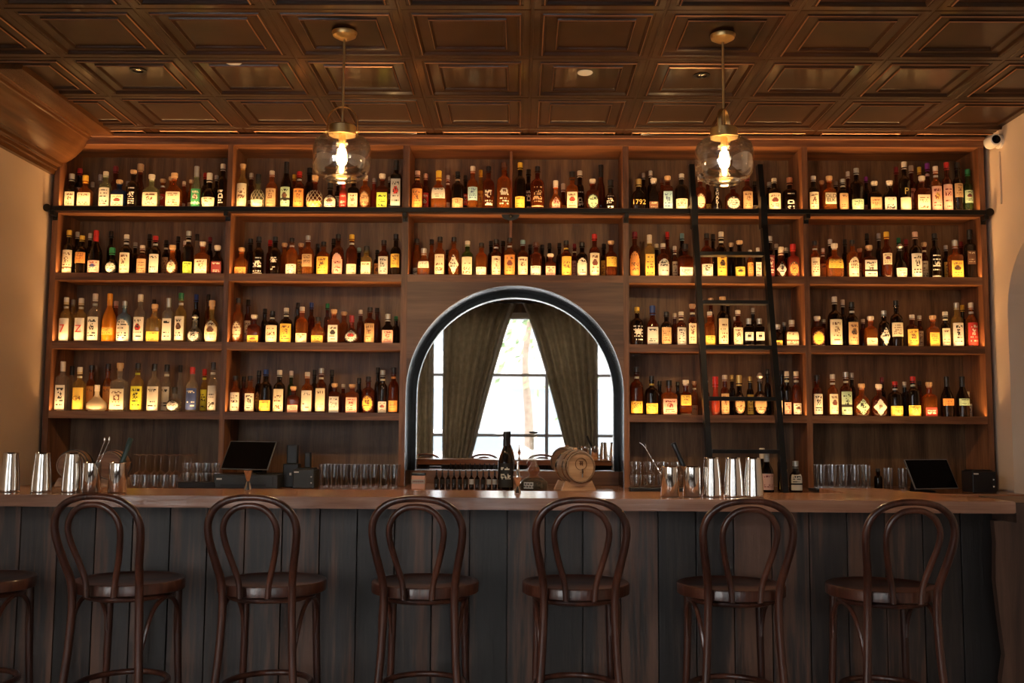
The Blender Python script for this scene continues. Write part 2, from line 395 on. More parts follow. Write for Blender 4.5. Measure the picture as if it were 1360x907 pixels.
# curtains
def curtain(name, top, bot, zt, zb, folds, label, n=90, m=26):
    bm = NB(); rows = []
    for j in range(m+1):
        t = j/m; z = zt+(zb-zt)*t
        x0 = top[0]+(bot[0]-top[0])*t**.85; x1 = top[1]+(bot[1]-top[1])*t**.85
        sq = (x1-x0)/(top[1]-top[0]); row = []
        for i in range(n+1):
            u = i/n; am = (.035+.02*(1-sq))*(1+.3*math.sin(7*u+2))
            row.append(bm.verts.new((x0+(x1-x0)*u, WY+.24+am*math.sin(folds*2*PI*u+.6*math.sin(3*t+5*u)), z)))
        rows.append(row)
    for a, b2 in zip(rows, rows[1:]):
        for i in range(n): bm.faces.new((a[i], a[i+1], b2[i+1], b2[i]))
    bmesh.ops.solidify(bm, geom=list(bm.faces), thickness=.006)
    return tag(obj(name, bm, M_curtain, smooth=True, auto=60), label, 'curtain', 'olive curtains on the window wall')
curtain('curtain', (-1.16, -.07), (-1.14, -.92), 3.22, .02, 8, 'olive velvet curtain drawn left of the gap, reflected in the arched mirror')
curtain('curtain', (.02, 1.14), (.92, 1.14), 3.22, .02, 8, 'olive velvet curtain drawn right of the gap, reflected behind the oak barrel')
curtain('curtain', (-1.95, -1.29), (-1.9, -1.27), 3.22, .02, 6, 'narrow olive curtain at the left edge of the mirror reflection')
bm = NB(); tube(bm, [(-2.1, WY+.24, 3.24), (1.4, WY+.24, 3.24)], .014, 10, 1); tag(obj('curtain_rod', bm, M_blackmetal), 'black rod carrying the curtains above the windows', 'curtain rod')
# crown moulding on the left
bm = NB()
pr_ = [(XL-.01, 3.05), (-3.17, 3.05), (-3.165, 3.075), (-3.15, 3.08), (-3.148, 3.10), (-3.125, 3.112), (-3.12, 3.13), (-3.10, 3.137),
       (-3.075, 3.15), (-3.04, 3.175), (-3.005, 3.21), (-2.975, 3.25), (-2.955, 3.285), (-2.945, 3.29), (-2.94, 3.305), (-2.925, 3.308), (-2.92, 3.315),
       (-2.77, 3.315), (-2.77, 3.36), (XL-.01, 3.36)]
prism(bm, [(x, 5.33, z) for x, z in pr_], (0, 1.28, 0))
pr2 = [(-3.26, 3.235), (-2.99, 3.235), (-2.985, 3.262), (-2.945, 3.27), (-2.94, 3.31), (-3.26, 3.31)]
prism(bm, [(x, 5.27, z) for x, z in pr2], (0, .06, 0))
struct('trim_1', bm, M_crown, smooth=True, auto=30)

# ------------------------------------------------------------------ shelving
SH = [2.83, 2.372, 1.91, 1.445]     # shelf tops, from the top one down
ST = .042; HT = 3.262
UP = [(-3.172, -3.135), (-1.996, -1.962), (-.805, -.762), (.682, .720), (1.889, 1.925), (3.075, 3.112)]
BB = .97
shelving = empty('back_bar_shelving', (0, D, BB))
tag(shelving, 'walnut back bar shelving filling the wall behind the bar, with lit shelves', 'shelving')
OFF = Vector((0, -D, -BB))
def part(name, bm, m, parent=None, **k):
    bmesh.ops.translate(bm, verts=bm.verts, vec=OFF); return obj(name, bm, m, parent or shelving, **k)
bm = NB(); box(bm, UP[0][0], UP[-1][1], BY-.012, BY+.02, BB+.002, HT+.03); part('back_panel', bm, M_back)
for i, (a, b2) in enumerate(UP):
    bm = NB()
    box(bm, a, b2, D, BY-.012, BB+.002, HT); part('upright', bm, M_upr)
bm = NB(); box(bm, UP[0][0], UP[-1][1], D-.005, BY-.012, HT, 3.318, .002); box(bm, UP[0][0], UP[-1][1], D-.03, D+.02, 3.308, 3.33, .003)
part('header', bm, M_shelf)
bays = [(UP[i][1], UP[i+1][0]) for i in range(5)]
mid = -.075
for k, z in enumerate(SH):
    for i, (a, b2) in enumerate(bays):
        if i == 2 and k > 1: continue
        spans = [(a, b2)]
        for (p, q) in spans:
            bm = NB()
            box(bm, p, q, D+.012, BY-.012, z-.030, z)           # board
            box(bm, p, q, D+.001, D+.012, z-ST, z+.007)         # front lip that hides the light strip
            box(bm, p, q, D+.012, D+.09, z-ST, z-.030)
            sh = part('shelf', bm, M_shelf)
            bm = NB(); box(bm, p+.01, q-.01, D+.0125, D+.022, z, z+.005); part('light_strip', bm, M_amberled, sh)
            n = 2 if i == 2 else 1
            for s in range(n):
                p2, q2 = p+(q-p)*s/n, p+(q-p)*(s+1)/n
                area('shelf_light', ((p2+q2)/2, D+.0175, z+.0075), (0, .12, 1), q2-p2-.008, .008, LED*(q2-p2), (1, .53, .19), spread=math.radians(135))
for z0, z1 in ((SH[1], SH[0]-ST), (SH[0], HT)):
    bm = NB(); box(bm, mid-.009, mid+.009, D+.135, BY-.012, z0, z1); part('divider', bm, M_upr)
# arched front panel of the centre bay
CXA = -.04; RO = .722; CZ = 1.585
a0, b0 = bays[2]
bm = NB()
pts = [(a0, D, BB+.002), (a0, D, SH[1]-ST), (b0, D, SH[1]-ST), (b0, D, BB+.002), (CXA+RO, D, BB+.002)]
pts += [(CXA+RO*math.cos(PI*k/48), D, CZ+RO*math.sin(PI*k/48)) for k in range(49)] + [(CXA-RO, D, BB+.002)]
prism(bm, pts, (0, .025, 0)); part('arch_panel', bm, M_arch)
def archpath(r, y, zb, n=48):
    return [(CXA+r, y, zb)]+[(CXA+r*math.cos(PI*k/n), y, CZ+r*math.sin(PI*k/n)) for k in range(n+1)]+[(CXA-r, y, zb)]
def archband(bm, r0, r1, ya, yb, zb):
    A = [[bm.verts.new(p) for p in archpath(r, y, zb)] for r, y in ((r0, ya), (r1, ya), (r1, yb), (r0, yb))]
    for k in range(4):
        P, Q = A[k], A[(k+1) % 4]
        for i in range(len(P)-1): bm.faces.new((P[i], P[i+1], Q[i+1], Q[i]))
    for i in (0, -1): bm.faces.new([A[k][i] for k in range(4)])
bm = NB(); archband(bm, RO-.004, RO+.0, D+.0, BY-.014, BB+.002); part('arch_lining', bm, M_gloss, smooth=True)
bm = NB(); archband(bm, RO-.0035, RO+.001, D-.004, D+.0, BB+.002); part('arch_edge', bm, M_trim, smooth=True)
bm = NB(); box(bm, CXA-RO, CXA+RO, BY-.035, BY-.013, BB+.002, 1.062); part('splashback', bm, M_arch)
# mirror
mir = empty('arched_mirror', (CXA, 6.9, 1.065)); tag(mir, 'tall arched mirror with thin bright frame reflecting curtains and windows', 'mirror')
RM = .68
bm = NB(); pts = archpath(RM, 6.93, 1.07); prism(bm, pts, (0, .006, 0)); bmesh.ops.translate(bm, verts=bm.verts, vec=(-CXA, -6.9, -1.065)); obj('mirror_glass', bm, M_mirror, mir)
bm = NB(); archband(bm, RM, RM+.005, 6.918, 6.936, 1.065); box(bm, CXA-RM-.008, CXA+RM+.008, 6.915, 6.936, 1.063, 1.071)
bmesh.ops.translate(bm, verts=bm.verts, vec=(-CXA, -6.9, -1.065)); obj('frame', bm, M_trim, mir, smooth=True)
bm = NB(); archband(bm, RM+.005, RO-.005, 6.925, 6.936, 1.065); bmesh.ops.translate(bm, verts=bm.verts, vec=(-CXA, -6.9, -1.065)); obj('backing', bm, M_gloss, mir)
# lower cabinet of the back bar
bb = empty('back_bar_cabinet', (0, 6.2, 0)); tag(bb, 'long dark walnut cabinet under the shelving, its worktop holding the glassware', 'cabinet')
bm = NB(); box(bm, -3.19, 3.135, 0, .75, BB-.04, BB, .003); obj('worktop', bm, M_top, bb)
bm = NB(); box(bm, -3.19, 3.135, .03, .75, .1, BB-.04); obj('carcass', bm, M_side, bb)
for i in range(10):
    bm = NB(); x = -3.17+i*.629; box(bm, x+.006, x+.617, .008, .029, .12, BB-.06, .003); dd = obj('door', bm, M_side, bb)
    bm = NB(); box(bm, x+.27, x+.35, -.012, .008, .84, .852); obj('handle', bm, M_blackmetal, dd)
# ladder rail
rail = empty('ladder_rail', (0, D-.06, 2.805)); tag(rail, 'black metal ladder rail running across the front of the top shelf', 'rail')
bm = NB(); box(bm, -3.185, 3.115, -.008, .008, -.015, .015, .003); obj('bar', bm, M_blackmetal, rail)
for x in (-3.175, 3.105):
    bm = NB(); lathe(bm, [(-.02, .02), (-.02, .026), (.014, .026), (.014, .01)], 16, (x, 0, 0), axis='Y'); obj('end_stop', bm, M_blackmetal, rail)
for x in (-3.15, -1.98, -.783, .70, 1.907, 3.09):
    bm = NB(); box(bm, x-.014, x+.014, -.004, .062, -.045, -.015, .003); box(bm, x-.016, x+.016, .052, .0585, -.07, -.015)
    lathe(bm, [(.046, .006), (.052, .008)], 8, (x, 0, -.052), axis='Y'); obj('bracket', bm, M_blackmetal, rail)
bm = NB(); P = [(mid+.06*math.cos(a), .046, -.018+.04*math.sin(a)) for a in [PI+PI*k/16 for k in range(17)]]; prism(bm, P, (0, .012, 0)); obj('bracket', bm, M_dkgrey, rail)
bm = NB(); lathe(bm, [(.02, .004), (.03, .012), (.046, .012)], 12, (mid, 0, -.03), axis='Y'); obj('bracket_bolt', bm, M_blackmetal, rail)
# ladder
LZ = lambda z: 6.475-(3.1-z)*.150
LXX = lambda z: 1.345+(3.1-z)*.022
lad = empty('library_ladder', (1.41, LZ(0), 0)); tag(lad, 'black rolling ladder leaning against the shelving, hooked over the rail', 'ladder')
lo = -Vector(lad.location)
def lobj(name, bm, m, **k):
    bmesh.ops.translate(bm, verts=bm.verts, vec=lo); return obj(name, bm, m, lad, **k)
for s in (-1, 1):
    bm = NB(); z0, z1 = .03, 3.10
    P = [(LXX(z0)+s*.225, z0), (LXX(z1)+s*.225, z1)]
    vv = []
    for (x, z) in P:
        for dx, dy in ((-.017, -.03), (.017, -.03), (.017, .03), (-.017, .03)): vv.append(bm.verts.new((x+dx, LZ(z)+dy, z)))
    for k in range(4): bm.faces.new((vv[k], vv[(k+1) % 4], vv[4+(k+1) % 4], vv[4+k]))
    bm.faces.new(vv[:4]); bm.faces.new(vv[4:])
    sr = lobj('side_rail', bm, M_blackmetal)
    bm = NB(); x = LXX(2.8)+s*.225
    box(bm, x-.012, x+.012, LZ(2.85)+.028, D-.036, 2.823, 2.838); box(bm, x-.012, x+.012, D-.047, D-.036, 2.79, 2.823); box(bm, x-.02, x+.02, LZ(2.72)-.036, LZ(2.8)+.02, 2.66, 2.87)
    lobj('hook', bm, M_blackmetal)
    bm = NB(); x = LXX(0)+s*.225; lathe(bm, [(-.012, .012), (-.012, .032), (.012, .032), (.012, .012)], 18, (x, LZ(0)-.0, .033), axis='X'); lobj('wheel', bm, M_black)
for z in (2.487, 2.165, 1.872, 1.548, 1.222, .90, .58, .27):
    bm = NB(); box(bm, LXX(z)-.208, LXX(z)+.208, LZ(z)-.04, LZ(z)+.04, z-.012, z+.012, .003); lobj('rung', bm, M_blackmetal)

# ------------------------------------------------------------------ bar
CT = 1.07; FY = 4.046
bm = NB()
pts = [(-3.05, FY, CT-.048), (1.985, FY, CT-.048), (1.985, 4.24, CT-.048), (1.76, 4.95, CT-.048), (1.47, 4.95, CT-.048), (1.47, 4.525, CT-.048), (-3.05, 4.525, CT-.048)]
prism(bm, pts, (0, 0, .048)); bmesh.ops.bevel(bm, geom=[e for e in bm.edges if abs(e.verts[0].co.z-e.verts[1].co.z) < 1e-4], offset=.003, segments=2, affect='EDGES')
tag(obj('bar_worktop', bm, M_top), 'long polished walnut bar worktop behind the row of stools', 'worktop')
bm = NB()
x = -3.02; G = .0022; bw = .159; k = 0
xs0 = math.floor(-3.02/bw)
for i in range(-20, 14):
    xa = (i-.33)*bw; xb = xa+bw
    xa2, xb2 = max(xa, -3.02), min(xb, 2.03)
    if xb2-xa2 < .01: continue
    box(bm, xa2+G, xb2-G, 4.262, 4.285, .09, CT-.049, .0015)
box(bm, -3.02, 2.03, 4.285, 4.33, 0, CT-.049)
tag(obj('boarded_cabinet', bm, M_front), 'dark vertical boarded cabinet carrying the bar worktop, behind the stools', 'cabinet')
end = empty('bar_end_panel', (2.3, 4.2, 0)); tag(end, 'brown walnut end panel with wavy live edge at right end of bar', 'panel')
bm = NB(); L_ = [(1.945, 0), (1.955, .2), (1.948, .35), (1.965, .45), (1.95, .6), (1.938, .75), (1.945, .9), (1.94, .985), (3.1, .985), (3.1, 0)]
prism(bm, [(x-2.3, -.06, z) for x, z in L_], (0, .035, 0)); obj('face', bm, M_side, end)
bm = NB(); prism(bm, [(-.312, -.150, .985), (.8, -.150, .985), (.8, .28, .985), (-.265, .28, .985), (-.265, .058, .985), (-.312, .058, .985)], (0, 0, .081)); obj('cap', bm, M_side, end)

# ------------------------------------------------------------------ pendants and ceiling fittings
def pendant(x, y, rz):
    e = empty('pendant_lamp', (x, y, H-.01), 0)
    z = lambda v: v-(H-.01)
    bm = NB(); lathe(bm, [(z(3.30), .008), (z(3.302), .03), (z(3.318), .058), (z(3.336), .063), (z(3.338), .063), (z(H-.012), .063)], 32); obj('canopy', bm, M_brass, e, True)
    bm = NB(); tube(bm, [(0, 0, z(3.30)), (0, 0, z(2.84))], .0065, 12, 1); obj('rod', bm, M_brass, e, True)
    bm = NB(); lathe(bm, [(z(2.806), .03), (z(2.806), .068), (z(2.85), .068), (z(2.856), .062), (z(2.858), .02)], 36); obj('cap', bm, M_brass, e, True)
    bm = NB(); P = [(.076*math.cos(a), 0, z(2.875)+.076*math.sin(a)) for a in [PI*k/20 for k in range(21)]]
    P = [(.076, 0, z(2.80)), (.076, 0, z(2.84))]+P+[(-.076, 0, z(2.84)), (-.076, 0, z(2.80))]
    tube(bm, P, .011, 8, 1, flat=.22); 
    for s in (-1, 1): lathe(bm, [(.066, .007), (.085, .007)], 10, (0, 0, z(2.825)), axis='X') if s == 1 else lathe(bm, [(-.085, .007), (-.066, .007)], 10, (0, 0, z(2.825)), axis='X')
    h = obj('handle', bm, M_brass, e, True); h.rotation_euler.z = rz
    bm = NB()
    pf = [(2.806, .068), (2.800, .085), (2.790, .115), (2.772, .134), (2.745, .143), (2.70, .145), (2.655, .143), (2.625, .136), (2.600, .120), (2.590, .100), (2.585, .086),
          (2.578, .083), (2.578, .079), (2.588, .082), (2.595, .100), (2.606, .118), (2.628, .132), (2.66, .139), (2.70, .141), (2.745, .139), (2.770, .130), (2.786, .112), (2.795, .085), (2.802, .068)]
    lathe(bm, [(z(a), b2) for a, b2 in pf], 48, closed=False); obj('glass_shade', bm, M_lampglass, e, True)
    bm = NB(); lathe(bm, [(z(2.806), .018), (z(2.76), .018), (z(2.757), .012)], 20); obj('bulb_socket', bm, M_brass, e, True)
    bm = NB(); lathe(bm, [(z(2.757), .011), (z(2.735), .014), (z(2.71), .024), (z(2.68), .0275), (z(2.66), .022), (z(2.65), .010), (z(2.648), .001)], 20); obj('bulb', bm, M_fil, e, True)
    l = bpy.data.lights.new('bulb_light', 'POINT'); l.energy = 40; l.color = (1, .66, .34); l.shadow_soft_size = .03
    lo_ = bpy.data.objects.new('bulb_light', l); COL.objects.link(lo_); lo_.parent = e; lo_.location = (0, 0, z(2.62))
    return e
p1 = pendant(-.90, 4.86, 0); tag(p1, 'brass and clear glass pendant lamp hanging over the left half of the bar', 'pendant lamp', 'glass pendant lamps over the bar')
p2 = pendant(1.01, 4.88, math.radians(62)); tag(p2, 'brass and clear glass pendant lamp hanging in front of the ladder', 'pendant lamp', 'glass pendant lamps over the bar')
PZ = H+.006
def disc(x, y, label):
    bm = NB(); lathe(bm, [(PZ, .042), (PZ-.004, .044), (PZ-.008, .040), (PZ-.010, .012), (PZ-.011, .001)], 32, (0, 0, -PZ))
    o = obj('ceiling_cover_plate', bm, M_white, smooth=True, loc=(x, y, PZ)); tag(o, label, 'cover plate', 'white round plates on the ceiling')
disc(-1.59, 5.30, 'small white round plate on the ceiling left of the left pendant')
disc(.351, 5.44, 'small white round plate on the ceiling between the two pendants')
def down(x, y, label):
    e = empty('downlight', (x, y, PZ)); tag(e, label, 'downlight', 'small recessed downlights')
    bm = NB(); lathe(bm, [(0, .046), (-.006, .048), (-.007, .030), (.0, .026)], 28); obj('trim_ring', bm, M_blackmetal, e, True)
    bm = NB(); lathe(bm, [(.001, .026), (-.002, .018), (-.006, .001)], 20); obj('lens', bm, M_trim, e, True)
down(-2.165, 5.43, 'small dark recessed downlight near the left end of the ceiling')
down(1.013, 5.48, 'small dark recessed downlight on the ceiling beside the right pendant')
sc = empty('security_camera', (3.085, 6.42, 3.25)); tag(sc, 'small white security camera fixed high on the right wall', 'camera')
bm = NB(); lathe(bm, [(.058, .044), (.04, .046), (.03, .036)], 24, axis='X'); obj('mount', bm, M_white, sc, True)
bm = NB(); lathe(bm, [(-.06, .030), (-.058, .036), (-.02, .042), (.03, .042), (.04, .03)], 28, axis='Y'); h = obj('housing', bm, M_white, sc, True)
bm = NB(); lathe(bm, [(-.066, .004), (-.064, .024), (-.0595, .029)], 24, axis='Y'); obj('lens', bm, M_screen, sc, True)
for z0, z1 in ((2.84, 3.19),):
    bm = NB(); tube(bm, [(XR-.006, 6.44, z0), (XR-.006, 6.44, z1)], .006, 8, 1); tag(obj('cable_conduit', bm, M_plasterR), 'thin painted conduit running down the wall below the security camera', 'conduit')

# ------------------------------------------------------------------ stools
def make_stool():
    e = empty('bar_stool', (0, 0, 0))
    half = [(0, -.285, 1.094), (.055, -.285, 1.090), (.105, -.282, 1.074), (.145, -.275, 1.040), (.163, -.265, .99), (.160, -.250, .93), (.145, -.222, .85), (.133, -.192, .78),
            (.130, -.180, .70), (.133, -.180, .60), (.142, -.188, .45), (.165, -.210, .22), (.195, -.24, 0)]
    P = [(-x, y, z) for x, y, z in reversed(half)]+half[1:]
    bm = NB(); tube(bm, P, lambda t: .0150-.0030*math.exp(-((t-.5)/.16)**2), 12, 5); obj('back_hoop', bm, M_stool, e, True)
    half = [(0, -.300, 1.066), (.045, -.300, 1.058), (.080, -.296, 1.030), (.098, -.288, .985), (.094, -.272, .93), (.077, -.245, .86), (.058, -.226, .79), (.052, -.222, .735), (.052, -.222, .725)]
    P = [(-x, y, z) for x, y, z in reversed(half)]+half[1:]
    bm = NB(); tube(bm, P, .0112, 12, 5); obj('inner_hoop', bm, M_stool, e, True)
    bm = NB(); lathe(bm, [(.722, .15), (.722, .200), (.725, .205), (.757, .206), (.763, .203), (.764, .196), (.7635, .190), (.760, .183), (.757, .176), (.754, .10), (.754, .001)], 56); obj('seat', bm, M_stool, e, True)
    bm = NB(); tube(bm, [(.158*math.cos(2*PI*k/40), .158*math.sin(2*PI*k/40), .706) for k in range(40)], .010, 8, 1, True); obj('seat_ring', bm, M_stool, e, True)
    for s in (-1, 1):
        bm = NB(); tube(bm, [(s*.142, .118, .716), (s*.144, .122, .55), (s*.152, .132, .3), (s*.166, .15, 0)], lambda t: .0160-.003*t, 12, 4); obj('front_leg', bm, M_stool, e, True)
        bm = NB(); tube(bm, [(s*.138, -.165, .53), (s*.146, -.150, .60), (s*.152, -.11, .665), (s*.156, -.05, .695), (s*.156, .02, .693), (s*.154, .08, .655), (s*.150, .108, .60), (s*.147, .112, .54)], .0085, 8, 4)
        obj('brace', bm, M_stool, e, True)
    bm = NB(); tube(bm, [(.162*math.cos(2*PI*k/48), -.03+.178*math.sin(2*PI*k/48), .378) for k in range(48)], .0115, 10, 1, True); obj('foot_ring', bm, M_stool, e, True)
    return e
st = make_stool()
sx = [-2.09, -1.505, -.953, -.363, .216, .812, 1.386]
sl = ['dark bentwood bar stool cut off by the left edge, only seat and leg showing',
      'dark bentwood bar stool in front of the left steel mixing tins',
      'dark bentwood bar stool in front of the cash drawer and till screen',
      'dark bentwood bar stool below the left part of the arched mirror',
      'dark bentwood bar stool in front of the small oak barrel',
      'dark bentwood bar stool in front of the ladder and three steel shakers',
      'dark bentwood bar stool at the right end of the bar, last in row']
sr = [0, .10, .06, .03, -.02, -.04, -.07]
for i, x in enumerate(sx):
    o = st if i == 0 else copy_tree(st)
    o.location = (x, 3.90, 0); o.rotation_euler.z = sr[i]*-1
    tag(o, sl[i], 'bar stool', 'bentwood stools along the bar')

